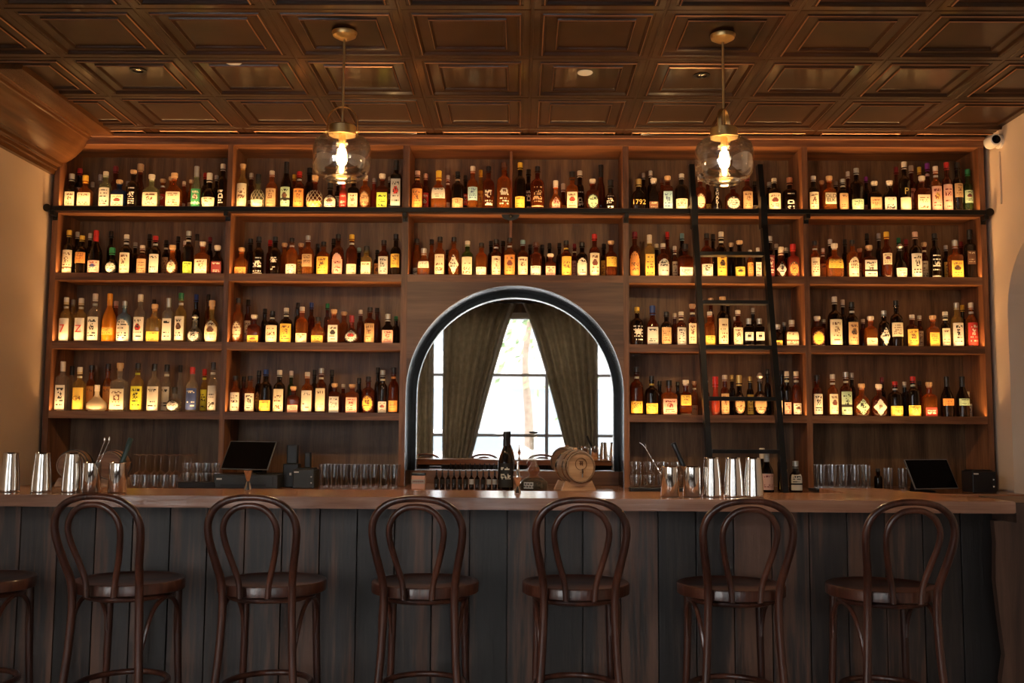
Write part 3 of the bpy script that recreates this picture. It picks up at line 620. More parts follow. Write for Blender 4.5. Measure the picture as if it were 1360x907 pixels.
# ------------------------------------------------------------------ bottles
# every bottle: centre x, top y in the photograph, width, shape, glass, cap, label colour, label layout ; '-' = back row
BOT = {
(0,0): "95 231 15 Q k s c r|-106 224 12 S k r w r|114 233 20 F a y c r|-124 242 8 S c s n n|141 228 16 S h w w r|-133 232 10 S c s n n|-154 221 12 S r m n n|159 239 19 Q b o c r|-170 241 8 S c s n n|177.5 226 16 S k o w s|-187 218 12 W r o n n|202 232 23 F h w c r|-217 238 11 S a o r r|-227 235 9 S a o n n|232 230 22 F a o c r|-245 241 9 S a w c l|-254 239 8 S a o c l|262 221 14 W h s G z|-273 230 10 S k r n n|280 230 20 R k w c l|-288 233 8 S k w n n|295 218 14 S k w w s",
(0,1): "323 218 15 S y o c r|-334 230 10 S r w w l|344 231.5 19 R h k c x|361 227 16 S a w t r|381 215 15 W k k m b|-391 232 9 S a y n n|398 228 16 S r r o r|-411.5 223 12 S k k n n|419 233 22 R r o y x|439 243 18 R k k w a|-449 240 8 S k s s m|457 240 11 S p r r r|469.5 233 15 Q k y c r|485 233 15 S a w t o|-497 237 9 S p s n n|508 231 16 Q r w l r|-518 235 9 S k s s r|526.5 213 15 T k k s v",
(0,2): "554.5 227 16 S r p o r|-565.5 231 11 S r p r r|583 227 21 F a y w u|-595 233 9 S a w c l|608 228 17 S k k t l|-618 233 9 S k k r m|628 221 15 S a w u m|-638.5 226 8 S y y y r|649 221 16 S r k w s|669.5 216 19 S a B w s|-678 220 11 S a s n n|691 216 15 S k y y l|-702 225 11 S k k w s|714 221 19 S r k t s|738 240 18 P a w p P|-748 244 8 R r w y l|760 228 16 Q a k c r|-770 227 12 S k w s s|787 238 17 Q r w m o|-798 219 12 W r k n n|811 239 17 R k k w s",
(0,3): "848 238 19 F k d n n T1792|-855.5 230 9 S k s n n|-863 227 9 S k w n n|868 237 14 F k w B l|-879 238 9 S a B n n|886.5 234 14 T r o u r|905 231 18 S k w c l|-919 236 10 S r o t l|930 234 15 S r w c o|-940 237 10 S r w y l|951.5 243 15 P k k w V TSHAKTA|973 242 21 F r k w o|992 233 15 S r m t r|-1002 241 9 S k k c l|-1013 240 8 S k s w l|1028 237 18 S k w c r|-1020 242 8 S k s n n|1048.5 236 18 Q k c w s",
(0,4): "1080 234 14 S k w c r|-1091 240 8 S a o n n|1101 234 17 Q a o c m TOLD ELK|-1110 241 8 S k s n n|1119 238 14 S k s t r|-1126 228 9 S r w n n|1137 223.5 18 S k s m l|-1150 235 9 S k v p l|1161 241 17 Q k w t r|1181 240 18 F k w w r|-1190 222 10 S r m n n|1200.5 215 16 S k w c l TP|-1211.6 220 11 S r w p r|-1220 222 10 S a y n n|-1230 217 11 S r v p r|1224 234 19 Q r w c r|1243 221 15 S a w p r|1258 216 14 S r r p r|1272 216 14 S k k t u|1285 225 13 S e g m m",
(1,0): "91 306 15 S k y c z|-103 308 9 S k w n n|109.5 313 16 S k y o u|-120 310 9 S k w w r|128 306 18 W k r p l|149.5 329 17 R k g w o|-148 307 10 S k k n n|168.5 311.6 16 S k w c r|-180 322 9 S k s n n|189.5 326 14 S r w t r|-199 311 10 S k k n n|207 313.5 15 S k r w r|-221 319 10 S k k t r|229.5 325.5 15 R a o c o|-237 314 9 S k k n n|-246 320 8 S a w n n|251 307 14 S k s l l|-262 311 9 S c k n n|269.5 321 19 Q a w c r|-279 315 9 S k m n n|289 326 16 F k w M r",
(1,1): "321 329 18 F a o o l|-333 317 11 S k k n n|344 314.4 15 S k k w s|-359 319 10 S r r n n|366 314.4 15 S k k w s|-378 323 11 S a o n n|388 316 16 S a k w l|-400 323 11 S a o y r|409.5 313 16 S a s t m|-422 324 9 S k k n n|430 321 18 S a k y r|449.5 311 16 S r k p a|-443 317 8 S k k n n|467.5 311.6 15 S r y c l|-477 329 9 S k u n n|487 327 15 Q y k c r|-501 332 8 S k k o r|510 319 15 S r k s r|526 311 14 S k k y m",
(1,2): "563 330 17 F a s w u|-552.5 317 11 S a k s l|-573.5 318 10 S a k n n|584.5 314.6 15 S a k c r|-594.5 332 8 S k k n n|603 315 15 S a k w d|621 320 16 S e w c r|639.5 322.6 16 S a k w l|659 318 14 S r k c r|-652 320 8 S k k n n|677 316 16 S a k o r|-668 320 8 S r k n n|694.5 319 15 S r u c r|-704 325 9 S k k n n|712 321.5 16 S r B w l|-722 325 8 S k k n n|731 337 15 Q r w p r|-728 323 8 S k k n n|752 319.6 15 S r k y r|-743 323 9 S k k n n|-763 324 9 S r m p r|773 322 15 S k k w a|789.5 311 15 S r r c r|-802 324 10 S k k y r|811.5 319.6 16 S r o y u",
(1,3): "843 308 15 S r m o a|862.5 312 14 T y w y r|-872 324 8 S k w n n|880.5 323.5 17 S r w s a|-887 308 9 S r r n n|-897 327 8 S r w c r|910 324 20 Q r k w l|-904 310 10 S k u n n|938.5 310 17 S r k w l|-947 311 10 S k k n n|957.5 308 15 S k w y r|-971 322.5 9 S k o n n|982 319.6 15 S k o y l|996 332 9 S a w o r|1006.5 329 9 T k w w r|1022 314 13 S k w M r|-1031 324 8 S k w n n|1037 328 15 R r w s d|-1044 329 9 S k w y l|1053 324 15 Q p r o o",
(1,4): "1082 320 13 S a k c r|-1093 330 8 S a w o r|1108 323.5 23 F a w y u|-1102 318 10 S k w n n|1132 319 16 S a k c a|-1122 318 9 S k k n n|-1142 330 9 S a o t r|1154 326 19 Q r o w b|-1151 310 7 S k k n n|-1167 310 8 S k s n n|1177 308 14 S r y c u|1195 324 17 R k s w l|-1193.5 316 9 S k g n n|-1203 318 8 S r m n n|1215 308 16 S k p w r|-1227 322 10 S r o c r|1241 310 14 S k k w s|-1256 326 8 S k w y r|1268 319 18 Q a s y r|-1276 321 8 S r m n n|1288 305 13 T k k B u",
(2,0): "85.5 395 16 S y w w r T7|-97 398 10 S y s n n|108.5 396 15 S y w w r TZ|127 390 17 S c w w r|146.5 390 18 W W O y L|-154.5 400 10 S a p n n|166 400 19 S t s w a|187 391 16 S c w w r|206 404 19 Q y o y l|-205 398 9 S a k n n|224.5 396 14 T c s w r|241 389 15 S y g w r|259.5 418 19 R c s s o|-261 391 10 S k b n n|-277 391 9 S r k n n|282 399 19 R y o c a",
(2,1): "315.6 396 15 S a k c o|-330 398 10 S r k c r|338 418 17 Q r w y l|-352 410 9 S k k n n|362 413 17 S k k c r|380.5 409 17 S k w y r|-396 402 9 S k k n n|401.5 407.6 17 S a w c l|-414 402 10 S r b n n|422.5 421 18 F a k y l|-435 403 8 S r g n n|443.6 411 15 T a o w r|-457 414 12 S a o n n|467.5 418.6 21 P r m s o|-479 411.6 10 S r w n n|491.5 408 15 S r k t r|-501 409 10 S r k n n|515.5 417 17 F k s p r|-526 420 8 S k g n n",
(2,3): "846 408 17 S k y w s T*|866.5 406 17 F r b s r|885 414 15 S k k t r|-896 416 9 S r w n n|904.5 414 14 S r w s r|919.5 404 12 S r o c r|-931 398 9 S r o n n|942.5 414 15 S a w y l|-944 396 10 S r o n n|959.5 394 15 S k o c r|-969 399 8 S k o n n|980 412 14 S r w c r|-974 421 8 S r w n n|994 423 13 T k s w m|-1000 409 8 S k s n n|1008.5 423 13 T k s w m|1032.5 431 13 Q k s y l|-1041.6 428 7 S k s n n|1051.5 425 19 F r s c b",
(2,4): "1085 420 18 Q r w y o|-1094 424 8 S r s n n|1108 394 19 S k w c r|-1119 398 8 S k w n n|1131 401 16 S k k t r|-1146 424 9 S r w n n|1156 420 16 Q a w c l|1174 412.5 15 S k s w d|1189.5 399 17 S k k c m|1211 418 16 S r w y r|-1221 419 9 S r w c r|1238.5 419 15 Q a o y r|1255 414 12 S k w c r|1270 402 16 S y s w r|-1278 405 8 S k y n n|1290.5 402 16 S a w r r",
(3,0): "81.5 480 15 T c w w r|-96 486 10 T c k n n|106.5 487.5 16 S y w y r TG4|-122 485 12 S a k o r|129.5 511 28 P m w n n|-144 483 12 S a k o r|160 482 22 Q c o c r|183.5 482 17 S y k Y r|205.5 483 17 S c k w r|-222 484 13 S c k w r|232 514 20 R c k s o|-240 485 9 S c k n n|256 487.5 16 S c r b r|-272 490 10 S y r Y r|283.5 481 13 S c k s r",
(3,1): "312.5 499 14 S a k w r|-324 500 8 S r k n n|332.5 499 14 S a k w r|-344 492 9 S k k y o|353.5 490.6 17 S k b y l|371.6 491.5 16 S k w c r|-387 492.5 8 S e w n n|390 513 16 Q r o p l|408.5 494 16 S a w w r|-418 491 9 S k k n n|427 489 15 S r s c r|-441 491 9 S k k n n|444.5 509 15 T r o s r|-456 510 8 S r w n n|468 510 17 T a o p r|-477 502 8 S k k n n|489.5 500 17 S r k y o|-502 488 9 S k k n n|508.5 491.5 13 S k s s l|523 488 14 S r k o l",
(3,3): "845.5 487 18 S r k y l|865.4 499 18 S k k y l|-876 506 8 S k k n n|888.5 505 21 Q a k p r|-900 507 8 S k k n n|910.5 504.6 16 Q r w y u|-922 506 9 S a o t l|937 505 11 S r w p l|950 500 12 R p r n n|962.5 498 12 S r w t r|-972 498 9 S k d n n|981.4 498 16 R k d t o|-996 500 10 S k d y r|1009 495 19 R k s t o|-1019 490 7 S k k n n|1033.5 513 11 S k w c r|1045 493 11 S k w p l|-1038 492 8 S k k n n|1057 493 13 S r w w l",
(3,4): "1085 498 14 S r k w r|1105.5 497 14 S a w c r|1123 494 16 S r s m b|-1131 495 8 S k s n n|1144 509.4 20 F a o m d|1167 510 20 F r w w d TP|-1171 501 9 S k m n n|1188.5 506.5 19 S k r y l|1212 500 19 S k r y l|-1201 507 8 S k w n n|1233.6 507.5 18 Q a o r l|-1221 506 8 S r k n n|1257 500 17 W k k o u|1277.5 500 17 W k k m u|-1289 520 6 T c w w r",
}
RB = random.Random(11)
def shape(T):
    """body profile in fractions of the height: (t, r/bodyradius or ('n',scale), blend of the section)"""
    n = lambda s=1: ('n', s)
    return {
     'S': ([(0, .90), (.015, 1), (.55, 1), (.62, .95), (.67, .78), (.70, .50), (.73, n()), (.86, n()), (.865, n(1.25)), (.885, n(1.25))], .88, 2, 1),
     'W': ([(0, .92), (.012, 1), (.46, 1), (.56, .86), (.66, .56), (.73, n(1.1)), (.86, n()), (.865, n(1.2))], .80, 2, 1),
     'Q': ([(0, .96, 1), (.015, 1, 1), (.55, 1, 1), (.61, .92, 1), (.65, .60, .4), (.68, n(1.05), 0), (.80, n(1.05), 0), (.81, n(1.35), 0), (.84, n(1.35), 0)], .83, 7, .75),
     'T': ([(0, .96, 1), (.012, 1, 1), (.66, 1, 1), (.70, .88, 1), (.735, n(1.1), 0), (.86, n(), 0), (.87, n(1.2), 0)], .84, 8, .85),
     'F': ([(0, .94, 1), (.02, 1, 1), (.42, 1, 1), (.53, .93, 1), (.61, .66, .7), (.66, n(1.2), 0), (.78, n(), 0), (.79, n(1.3), 0), (.82, n(1.3), 0)], .81, 3.2, .6),
     'R': ([(0, .72), (.02, .82), (.14, .97), (.30, 1), (.42, .93), (.52, .66), (.58, n(1.1)), (.76, n()), (.77, n(1.3)), (.80, n(1.3))], .79, 2, 1),
     'P': ([(0, .55), (.02, .68), (.12, .95), (.22, 1), (.34, .90), (.46, .58), (.56, .32), (.64, n()), (.80, n()), (.81, n(1.2))], .81, 2, .62),
    }[T]
def in_label(L, u, v):
    """u in -1..1 across, v 0..1 up the label"""
    if L in 'rlmuLVv': return True
    if L in 'o': return u*u+(2*v-1)**2 < 1
    if L == 'd': return abs(u)+abs(2*v-1) < 1
    if L == 'a': return v < .55 or u*u+((v-.55)/.45)**2 < 1
    if L == 'P': return u*u/(1-v*.55)**2+(2*v-1)**2*.9 < 1
    return True
EXTENT = {'r': (.05, .54), 'l': (.04, .30), 'm': (.22, .52), 'u': (.30, .56), 'o': (.06, .50), 'd': (.03, .56), 'a': (.05, .54), 'P': (.04, .44), 'b': (.05, .56),
          'z': (.04, .55), 's': (.06, .56), 'L': (.16, .30), 'v': (.08, .60), 'V': (.0, .05), 'x': (.05, .24)}
INK = {'w': 'k', 'c': 'B', 'y': 'B', 'o': 'B', 't': 'B', 'p': 'M', 's': 'k', 'm': 'k', 'l': 'k', 'Y': 'k', 'u': 'b', 'b': 'w', 'r': 'w', 'G': 'w', 'M': 'w', 'B': 'c', 'k': 'w'}
TXTM = {'d': LM['d'], 'w': LM['w']}
def make_bottle(w, h, T, g, c, lab, L, text, seed):
    R = random.Random(seed); prof, cs, sup, dy = shape(T); nr = min(.0155, w*.26); rb = w/2
    rad = lambda p: (nr*p[1] if isinstance(p, tuple) else rb*p)
    bm = NB(); P = []
    for p in prof:
        P.append((p[0]*h, rad(p[1]), p[2] if len(p) > 2 else (1 if not isinstance(p[1], tuple) else 0)))
    P = [(0.0, P[0][1]*.85, P[0][2])]+P+[(P[-1][0]+.001, nr*.8, 0)]
    lathe(bm, P, 20, sup=sup if sup != 2 else None, dy=dy, phase=PI/20)
    kind = {'W': 'wine_bottle', 'P': 'decanter', 'R': 'round_bottle'}.get(T, 'liquor_bottle')
    b = obj(kind, bm, GM[g], smooth=True, auto=35)
    # cap
    bm = NB(); z0, z1 = cs*h, h; big = 1.25 if T in 'QFR' or c in 'oc' else 1.12
    cr = nr*big
    if c == 'o' or (T in 'QF' and c == 'w'):
        lathe(bm, [(z0, cr*.8), (z0+(z1-z0)*.35, cr*.85), (z0+(z1-z0)*.38, cr*1.12), (z1-.003, cr*1.15), (z1, cr*.95)], 14)
    elif c == 's' and T in 'RP': lathe(bm, [(z0, cr*.9), (z0+(z1-z0)*.3, cr*.5), (z0+(z1-z0)*.6, cr*1.2), (z1, cr*.4)], 14)
    else: lathe(bm, [(z0-(z1-z0)*.25, cr), (z1-.003, cr*1.02), (z1, cr*.85)], 14)
    obj('cap', bm, CM[c], b, True)
    def rat(z):
        for p, q in zip(P, P[1:]):
            if p[0] <= z <= q[0] and q[0] > p[0]:
                t = (z-p[0])/(q[0]-p[0]); return p[1]+(q[1]-p[1])*t
        return rb
    def surf(u, z, k=1.012, span=.86):
        r = rat(z); x = u*span*r
        y = -(max(0, 1-(abs(x)/r)**sup))**(1/sup)*r*dy*k-.0006
        return (x, y, z)
    if L not in 'nV':
        lo, hi = EXTENT[L]
        lo += R.uniform(-.01, .015); hi += R.uniform(-.02, .02)
        if T in 'RPFQ' and L in 'r': hi = min(hi, .47)
        if T == 'W' and hi > .46: hi = .46
        NX, NY = 14, 18
        base = LM[lab]; ink = LM[INK.get(lab, 'k')]; hot = LM[R.choice(['r', 'M', 'B', 'd', 'k', 'b'])]
        cells = {}
        style = R.choice('ttteiiip')
        rows_ink = set(R.sample(range(2, NY-2), 6)) if style == 't' else {NY-3, NY-4, 3, R.choice([5, 6])}
        srow = set(R.sample(range(1, NY-1), 5)); srow2 = R.choice([5, 7, 9]); sw_ = R.uniform(.5, .85)
        for i in range(NX):
            for j in range(NY):
                u, v = (i+.5)/NX*2-1, (j+.5)/NY
                if L == 'x':
                    continue
                if L == 's':      # white print straight on the glass
                    on = (j in srow and R.random() < .6 and abs(u) < sw_) or (srow2 < j < srow2+5 and ((style in 'ep' and abs((u*u*1.6+((v-(srow2+2.9)/NY)*5.5)**2)-.40) < .22) or (style in 'ti' and R.random() < .45 and abs(u) < .75-abs(j-srow2-3)*.12))) or (j == 0 and seed % 3 == 0)
                    if on: cells[(i, j)] = 0
                    continue
                if not in_label(L, u, v): continue
                m = 0
                if j in rows_ink and abs(u) < .78 and R.random() < .55 and in_label(L, u*1.25, v): m = 1
                if style == 'e' and 7 < j < 13 and u*u/.30+((v-.56)/.17)**2 < 1: m = 2 if R.random() < .6 else 1
                if style == 'i' and 7 < j < 13 and abs(u) < .5 and R.random() < .5: m = 1
                if L == 'o' and .72 < u*u+(2*v-1)**2 : m = 1
                if text: m = 0
                if (L == 'b' and j in (6, 7)) or (L == 'z' and j in (4,)): m = 1
                if L == 'm' and T == 'T' and 6 < j < 12: m = 1 if abs(u) < .5 else 0
                cells[(i, j)] = m
        bm = NB(); vc = {}
        def V(i, j):
            if (i, j) not in vc: vc[(i, j)] = bm.verts.new(surf(i/NX*2-1, (lo+(hi-lo)*j/NY)*h))
            return vc[(i, j)]
        if L == 'x':
            for i in range(NX):
                for j in range(8):
                    f = bm.faces.new([bm.verts.new(surf(a/NX*2-1, (lo+(hi-lo)*b2/8)*h)) for a, b2 in ((i, j), (i+1, j), (i+1, j+1), (i, j+1))]); f.material_index = 1 if (j == 4 and R.random() < .6) else 0
        for (i, j), m in cells.items():
            f = bm.faces.new((V(i, j), V(i+1, j), V(i+1, j+1), V(i, j+1))); f.material_index = m
        ms = [base, ink, hot]
        obj('label', bm, ms, b)
        if L == 'x':
            bm = NB()
            for s in (-1, 1):
                for q in range(-2, 3):
                    pts = [surf(max(-1, min(1, s*(t/12*1.5-.75)+q*.5)), (.05+.5*t/12)*h, 1.05, .97) for t in range(13)]
                    tube(bm, pts, .0012, 5, 1)
            obj('raffia_net', bm, LM['c'], b)
        if L in 'rlb' and R.random() < .45 and T in 'SW':
            bm = NB(); r = nr*1.04; lathe(bm, [(.755*h, r), (.80*h, r)], 14, closed=False); obj('neck_label', bm, LM[R.choice([lab, 'c', 'w'])], b, True)
    if L == 'V':
        bm = NB(); lathe(bm, [(0.002, rb*.74), (.008, rb*.86), (.03*h, rb*.97), (.05*h, rb*1.0)], 20, dy=.66, closed=False); obj('base_band', bm, LM['c'], b, True)
    if text:
        if text == '*':
            bm = NB(); zc = .36*h; s = w*.36
            P5 = [(s*(1 if k % 2 == 0 else .42)*math.sin(PI*k/5), -rb*1.04, zc+s*(1 if k % 2 == 0 else .42)*math.cos(PI*k/5)) for k in range(10)]
            prism(bm, P5, (0, .002, 0)); obj('star', bm, LM['w'], b)
        elif L == 'V':
            text_mesh(text, w*.42, LM['w'], b, (0, -rb*.66, .42*h), stack=True)
        else:
            zc = {'n': .27, 'l': .40, 'm': .37, 'd': .29}.get(L, .30)*h
            tt = text.replace(' ', '\n')
            mt = {'1792': LM['d'], '7': LM['r'], 'Z': LM['r'], 'G4': LM['B'], 'OLD ELK': LM['k'], 'P': LM['d'] if L == 'l' else LM['B'], }.get(text, LM['k'])
            sz = {'1792': .50, '7': .95, 'Z': .95, 'G4': .55, 'OLD ELK': .42, 'P': .8 if L == 'l' else .45}[text]*w
            text_mesh(tt, sz, mt, b, (0, -rb*dy*1.03-.002, zc))
    return b
ROWN = ['top shelf', 'second shelf', 'third shelf', 'lowest shelf']
BAYN = ['far left bay', 'inner left bay', 'centre bay', 'ladder bay', 'far right bay']
ORD = ['first', 'second', 'third', 'fourth', 'fifth', 'sixth', 'seventh', 'eighth', 'ninth', 'tenth', 'eleventh', 'twelfth', 'thirteenth', 'fourteenth', 'fifteenth', 'sixteenth']
SHW = {'S': '', 'W': 'long-necked ', 'Q': 'square ', 'T': 'tall square ', 'F': 'flat ', 'R': 'rounded ', 'P': 'bulbous '}
LW = {'s': 'printed', 'o': 'oval', 'd': 'diamond', 'a': 'arched', 'x': 'netted'}
nb = 0
for (rw, by), spec in BOT.items():
    zb = SH[rw]+.0005; a0, b0 = bays[by]; it = []
    for s in spec.split('|'):
        back = s.startswith('-'); q = s.lstrip('-').split(' ', 8)
        x, top, wd = float(q[0]), float(q[1]), float(q[2]); T, g, c, lab, L = q[3:8]
        text = q[8][1:] if len(q) > 8 else None
        Y = D+(.215 if back else .083)
        p = at(x, top, Y); px1 = at(x+1, top, Y).x-at(x, top, Y).x
        it.append(dict(x=p.x, h=max(.12, p.z-zb), w=max(wd*px1, .048 if back else 0), Y=Y, T=T, g=g, c=c, lab=lab, L=L, text=text, back=back))
    for u in it:
        dm = u['x']-mid
        if by == 2 and u['back'] and abs(dm) < u['w']/2+.014: u['x'] = mid+(u['w']/2+.014)*(1 if dm > 0 else -1)
    for back in (False, True):
        r = sorted([i for i in it if i['back'] == back], key=lambda i: i['x'])
        for n_ in range(60):                      # keep neighbours on the shelf from touching
            for u, v in zip(r, r[1:]):
                ov = (u['w']+v['w'])/2+.003-(v['x']-u['x'])
                if ov > 0:
                    u['x'] -= ov*.25; v['x'] += ov*.25
                    if ov > .002: u['w'] *= .995; v['w'] *= .995
            for u in r:
                u['x'] = min(max(u['x'], a0+u['w']/2+.006), b0-u['w']/2-.006)
        for k, u in enumerate(r): u['ord'] = k; u['n'] = len(r); u['w'] -= .002
    def look(u, lv):
        s = GL[u['g']][0]+' bottle'
        if lv >= 1: s = SHW[u['T']]+s
        if u['L'] == 'n': s += ' without label'
        else: s += ', '+PC[u['lab']][0]+' '+LW.get(u['L'], '')+(' ' if u['L'] in LW else '')+'label'
        if u['L'] == 'V': s = s.replace('white label', 'stacked white letters')
        return s+', '+CAPC[u['c']][0]+' cap'
    for u in it:
        row = [v for v in it if v is not u]
        lab_ = look(u, 0)
        if any(look(v, 0) == lab_ for v in row):
            lab_ = look(u, 1)
            if any(look(v, 1) == lab_ for v in row):
                lab_ = look(u, 0).replace(' label', '') if u['L'] != 'n' else GL[u['g']][0]+' bottle, '+CAPC[u['c']][0]+' cap'
                pos = ORD[u['ord']]+' from left '+('at back' if u['back'] else 'in front')
                if u['ord'] == 0: pos = 'leftmost '+('at back' if u['back'] else 'in front')
                if u['ord'] == u['n']-1: pos = 'rightmost '+('at back' if u['back'] else 'in front')
                lab_ += ', '+pos
        u['label'] = lab_+', '+ROWN[rw]+', '+BAYN[by]
        nb += 1
        o = make_bottle(u['w'], u['h'], u['T'], u['g'], u['c'], u['lab'], u['L'], u['text'], nb)
        o.location = (u['x'], u['Y'], zb); o.rotation_euler.z = RB.uniform(-.12, .12) if u['T'] in 'SWRP' else RB.uniform(-.05, .05)
        tag(o, u['label'], 'bottle', 'bottles on the '+ROWN[rw]+' of the '+BAYN[by])
print('BOTTLES', nb)
# ------------------------------------------------------------------ things on the bar
def shaker(x, y, label):
    bm = NB(); t = .0012
    lathe(bm, [(0, .0400), (.003, .0410), (.010, .0405), (.070, .0380), (.155, .030), (.160, .0305), (.163, .029), (.164, .0285), (.160, .026), (.160, .001)], 40)
    o = obj('shaker_tin', bm, M_steel, smooth=True, auto=30, loc=(x, y, CT+.0005)); return tag(o, label, 'shaker tin', 'upturned steel shaker tins on the bar')
for x, l in ((-2.150, 'steel shaker tin upside down at the far left end of the bar'), (-2.015, 'steel shaker tin upside down, middle of the left three'), (-1.887, 'steel shaker tin upside down beside the left mixing tins')):
    shaker(x, 4.21, l)
for x, l in ((.802, 'steel shaker tin upside down, nearest the mixing tin with the black muddler'), (.893, 'steel shaker tin upside down, middle of the right three'), (.977, 'steel shaker tin upside down beside the green bottle with pale label')):
    shaker(x, 4.21, l)
def tin(x, y, rz, label):
    e = empty('mixing_tin', (x, y, CT+.0005), rz); tag(e, label, 'mixing tin', 'steel mixing tins on the bar')
    bm = NB(); lathe(bm, [(0, .033), (.002, .0365), (.006, .0385), (.122, .0358), (.124, .0375), (.1255, .0365), (.123, .0345), (.006, .0365), (.005, .001)], 40); obj('body', bm, M_steel, e, True, 30)
    bm = NB()
    vs_ = [bm.verts.new(p) for p in ((.0348, -.014, .124), (.053, 0, .130), (.0348, .014, .124), (.0365, 0, .096))]
    for f in ((0, 1, 3), (1, 2, 3)): bm.faces.new([vs_[i] for i in f])
    bmesh.ops.solidify(bm, geom=list(bm.faces), thickness=.001); obj('spout', bm, M_steel, e)
    return e
tin(-1.80, 4.20, -.5, 'open steel mixing tin holding two twisted bar spoons'); tin(-1.690, 4.20, .2, 'open steel mixing tin holding a dark green muddler')
tin(.626, 4.20, PI-.5, 'open steel mixing tin holding a thin bar spoon'); tin(.718, 4.20, PI+.3, 'open steel mixing tin holding a black muddler')
def spoon(p0, p1, label, fork=False):
    e = empty('bar_spoon', p0); tag(e, label, 'bar spoon')
    a, b2 = Vector(p0), Vector(p1); d = b2-a; n = d.normalized(); o1 = n.orthogonal().normalized(); o2 = n.cross(o1)
    bm = NB(); m = 60
    for ph in (0, PI):
        tube(bm, [d*(i/m)+(o1*math.cos(ph+i*.9)+o2*math.sin(ph+i*.9))*.0013 for i in range(m+1)], .0012, 6, 1)
    obj('twisted_shaft', bm, M_steel, e, True)
    bm = NB()
    if fork:
        for s in (-1, 1): tube(bm, [d, d+n*.015+Vector((s*.006, 0, .004)), d+n*.03+Vector((s*.008-.004, 0, .0))], .0014, 6, 4)
    else: lathe(bm, [(-.006, .0015), (0, .004), (.010, .0045), (.018, .002)], 10, tuple(d))
    obj('tip', bm, M_steel, e, True)
    bm = NB(); lathe(bm, [(-.008, .0015), (-.004, .010), (0, .012), (.002, .002)], 12, (0, 0, .004), dy=.7); obj('bowl', bm, M_steel, e, True)
def muddler(p0, p1, mat, label):
    e = empty('muddler', p0); tag(e, label, 'muddler')
    a, b2 = Vector(p0), Vector(p1); L_ = (b2-a).length
    bm = NB(); lathe(bm, [(0, .013), (.003, .015), (.05, .014), (.10, .0105), (L_-.04, .0105), (L_-.004, .0115), (L_, .009)], 18); o = obj('handle', bm, mat, e, True)
    bm = NB(); lathe(bm, [(.0, .0132), (-.003, .0155), (.006, .0158), (.012, .0152)], 18); o2 = obj('head', bm, M_black, e, True)
    e.rotation_mode = 'QUATERNION'; e.rotation_quaternion = (b2-a).to_track_quat('Z', 'Y')
M_mud = plain('dark_green_wood', (.035, .06, .05), .4)
q = lambda px, py, Y: at(px, py, Y)
zt = CT+.009
spoon((-1.822, 4.205, zt), q(139, 586, 4.24), 'twisted steel bar spoon leaning in the left mixing tin, its tip leftmost of two')
spoon((-1.812, 4.190, zt), q(145, 586, 4.22), 'twisted steel bar spoon leaning in the left mixing tin, its tip rightmost of two')
muddler((-1.708, 4.195, zt+.01), q(174, 582, 4.24), M_mud, 'dark green muddler leaning right in the second mixing tin on the left')
spoon((.638, 4.20, zt), q(858, 596, 4.21), 'thin steel bar spoon leaning left in a mixing tin left of the ladder', True)
muddler((.730, 4.20, zt+.01), q(894, 588, 4.205), M_black, 'black muddler leaning left in the mixing tin beside the ladder')
def jigger(x, y, k, label, s=1.0):
    bm = NB()
    lathe(bm, [(0, .0165*s), (.001, .0175*s), (.032*s, .0085*s), (.038*s, .0055*s), (.044*s, .0085*s), (.085*s, .0205*s), (.086*s, .0190*s), (.046*s, .006*s)], 28)
    o = obj('jigger', bm, M_steel, smooth=True, auto=30, loc=(x, y, CT+.0005)); return tag(o, label, 'jigger', 'steel jiggers on the bar')
jigger(q(329, 654, 4.45).x, 4.45, 0, 'small steel double jigger on the bar in front of the till screen')
j2 = empty('bell_jigger', (q(687.5, 655, 4.36).x, 4.36, CT+.0005)); tag(j2, 'steel jigger with a tall narrow upper cone, beside the black-labelled wine bottle', 'jigger')
bm = NB(); lathe(bm, [(0, .0150), (.001, .0160), (.022, .0080), (.030, .0050), (.036, .0080), (.068, .0195), (.070, .0195), (.070, .001)], 28); obj('lower_cup', bm, M_steel, j2, True, 30)
bm = NB(); lathe(bm, [(.070, .015), (.075, .0145), (.100, .0065), (.120, .0045), (.130, .0045), (.131, .0075), (.137, .0075), (.139, .003)], 24); obj('upper_cone', bm, M_steel, j2, True, 30)

# ------------------------------------------------------------------ things on the back bar
ZB = BB+.0005
def glassware(kind, prof, n=24):
    bm = NB(); lathe(bm, prof, n, closed=False)
    me = obj(kind, bm, M_glass, smooth=True, auto=50); return me
hb = glassware('highball_glass', [(0, .002), (0, .024), (.001, .026), (.008, .0265), (.020, .027), (.125, .0295), (.150, .0305), (.1505, .0295), (.12, .028), (.022, .0255), (.018, .002)])
rg = glassware('rocks_glass', [(0, .002), (0, .030), (.002, .033), (.008, .034), (.030, .0355), (.034, .0375), (.078, .0400), (.079, .0388), (.034, .0355), (.014, .032), (.012, .002)])
wg = glassware('wine_glass', [(0, .034), (.001, .033), (.03, .040), (.06, .040), (.085, .028), (.097, .010), (.102, .0045), (.17, .0035), (.19, .0045), (.197, .012), (.201, .033), (.2035, .036), (.205, .036), (.2055, .001)])
first = {'h': hb, 'r': rg, 'w': wg}; used = set()
def glass(k, x, y, z, label, group):
    o = first[k]
    if k in used: o = copy_tree(o); o.scale = (1, 1, 1)
    used.add(k); o.location = (x, y, z); tag(o, label, {'h': 'highball glass', 'r': 'rocks glass', 'w': 'wine glass'}[k], group)
    return o
gh = 'highball glasses upside down by the arch'
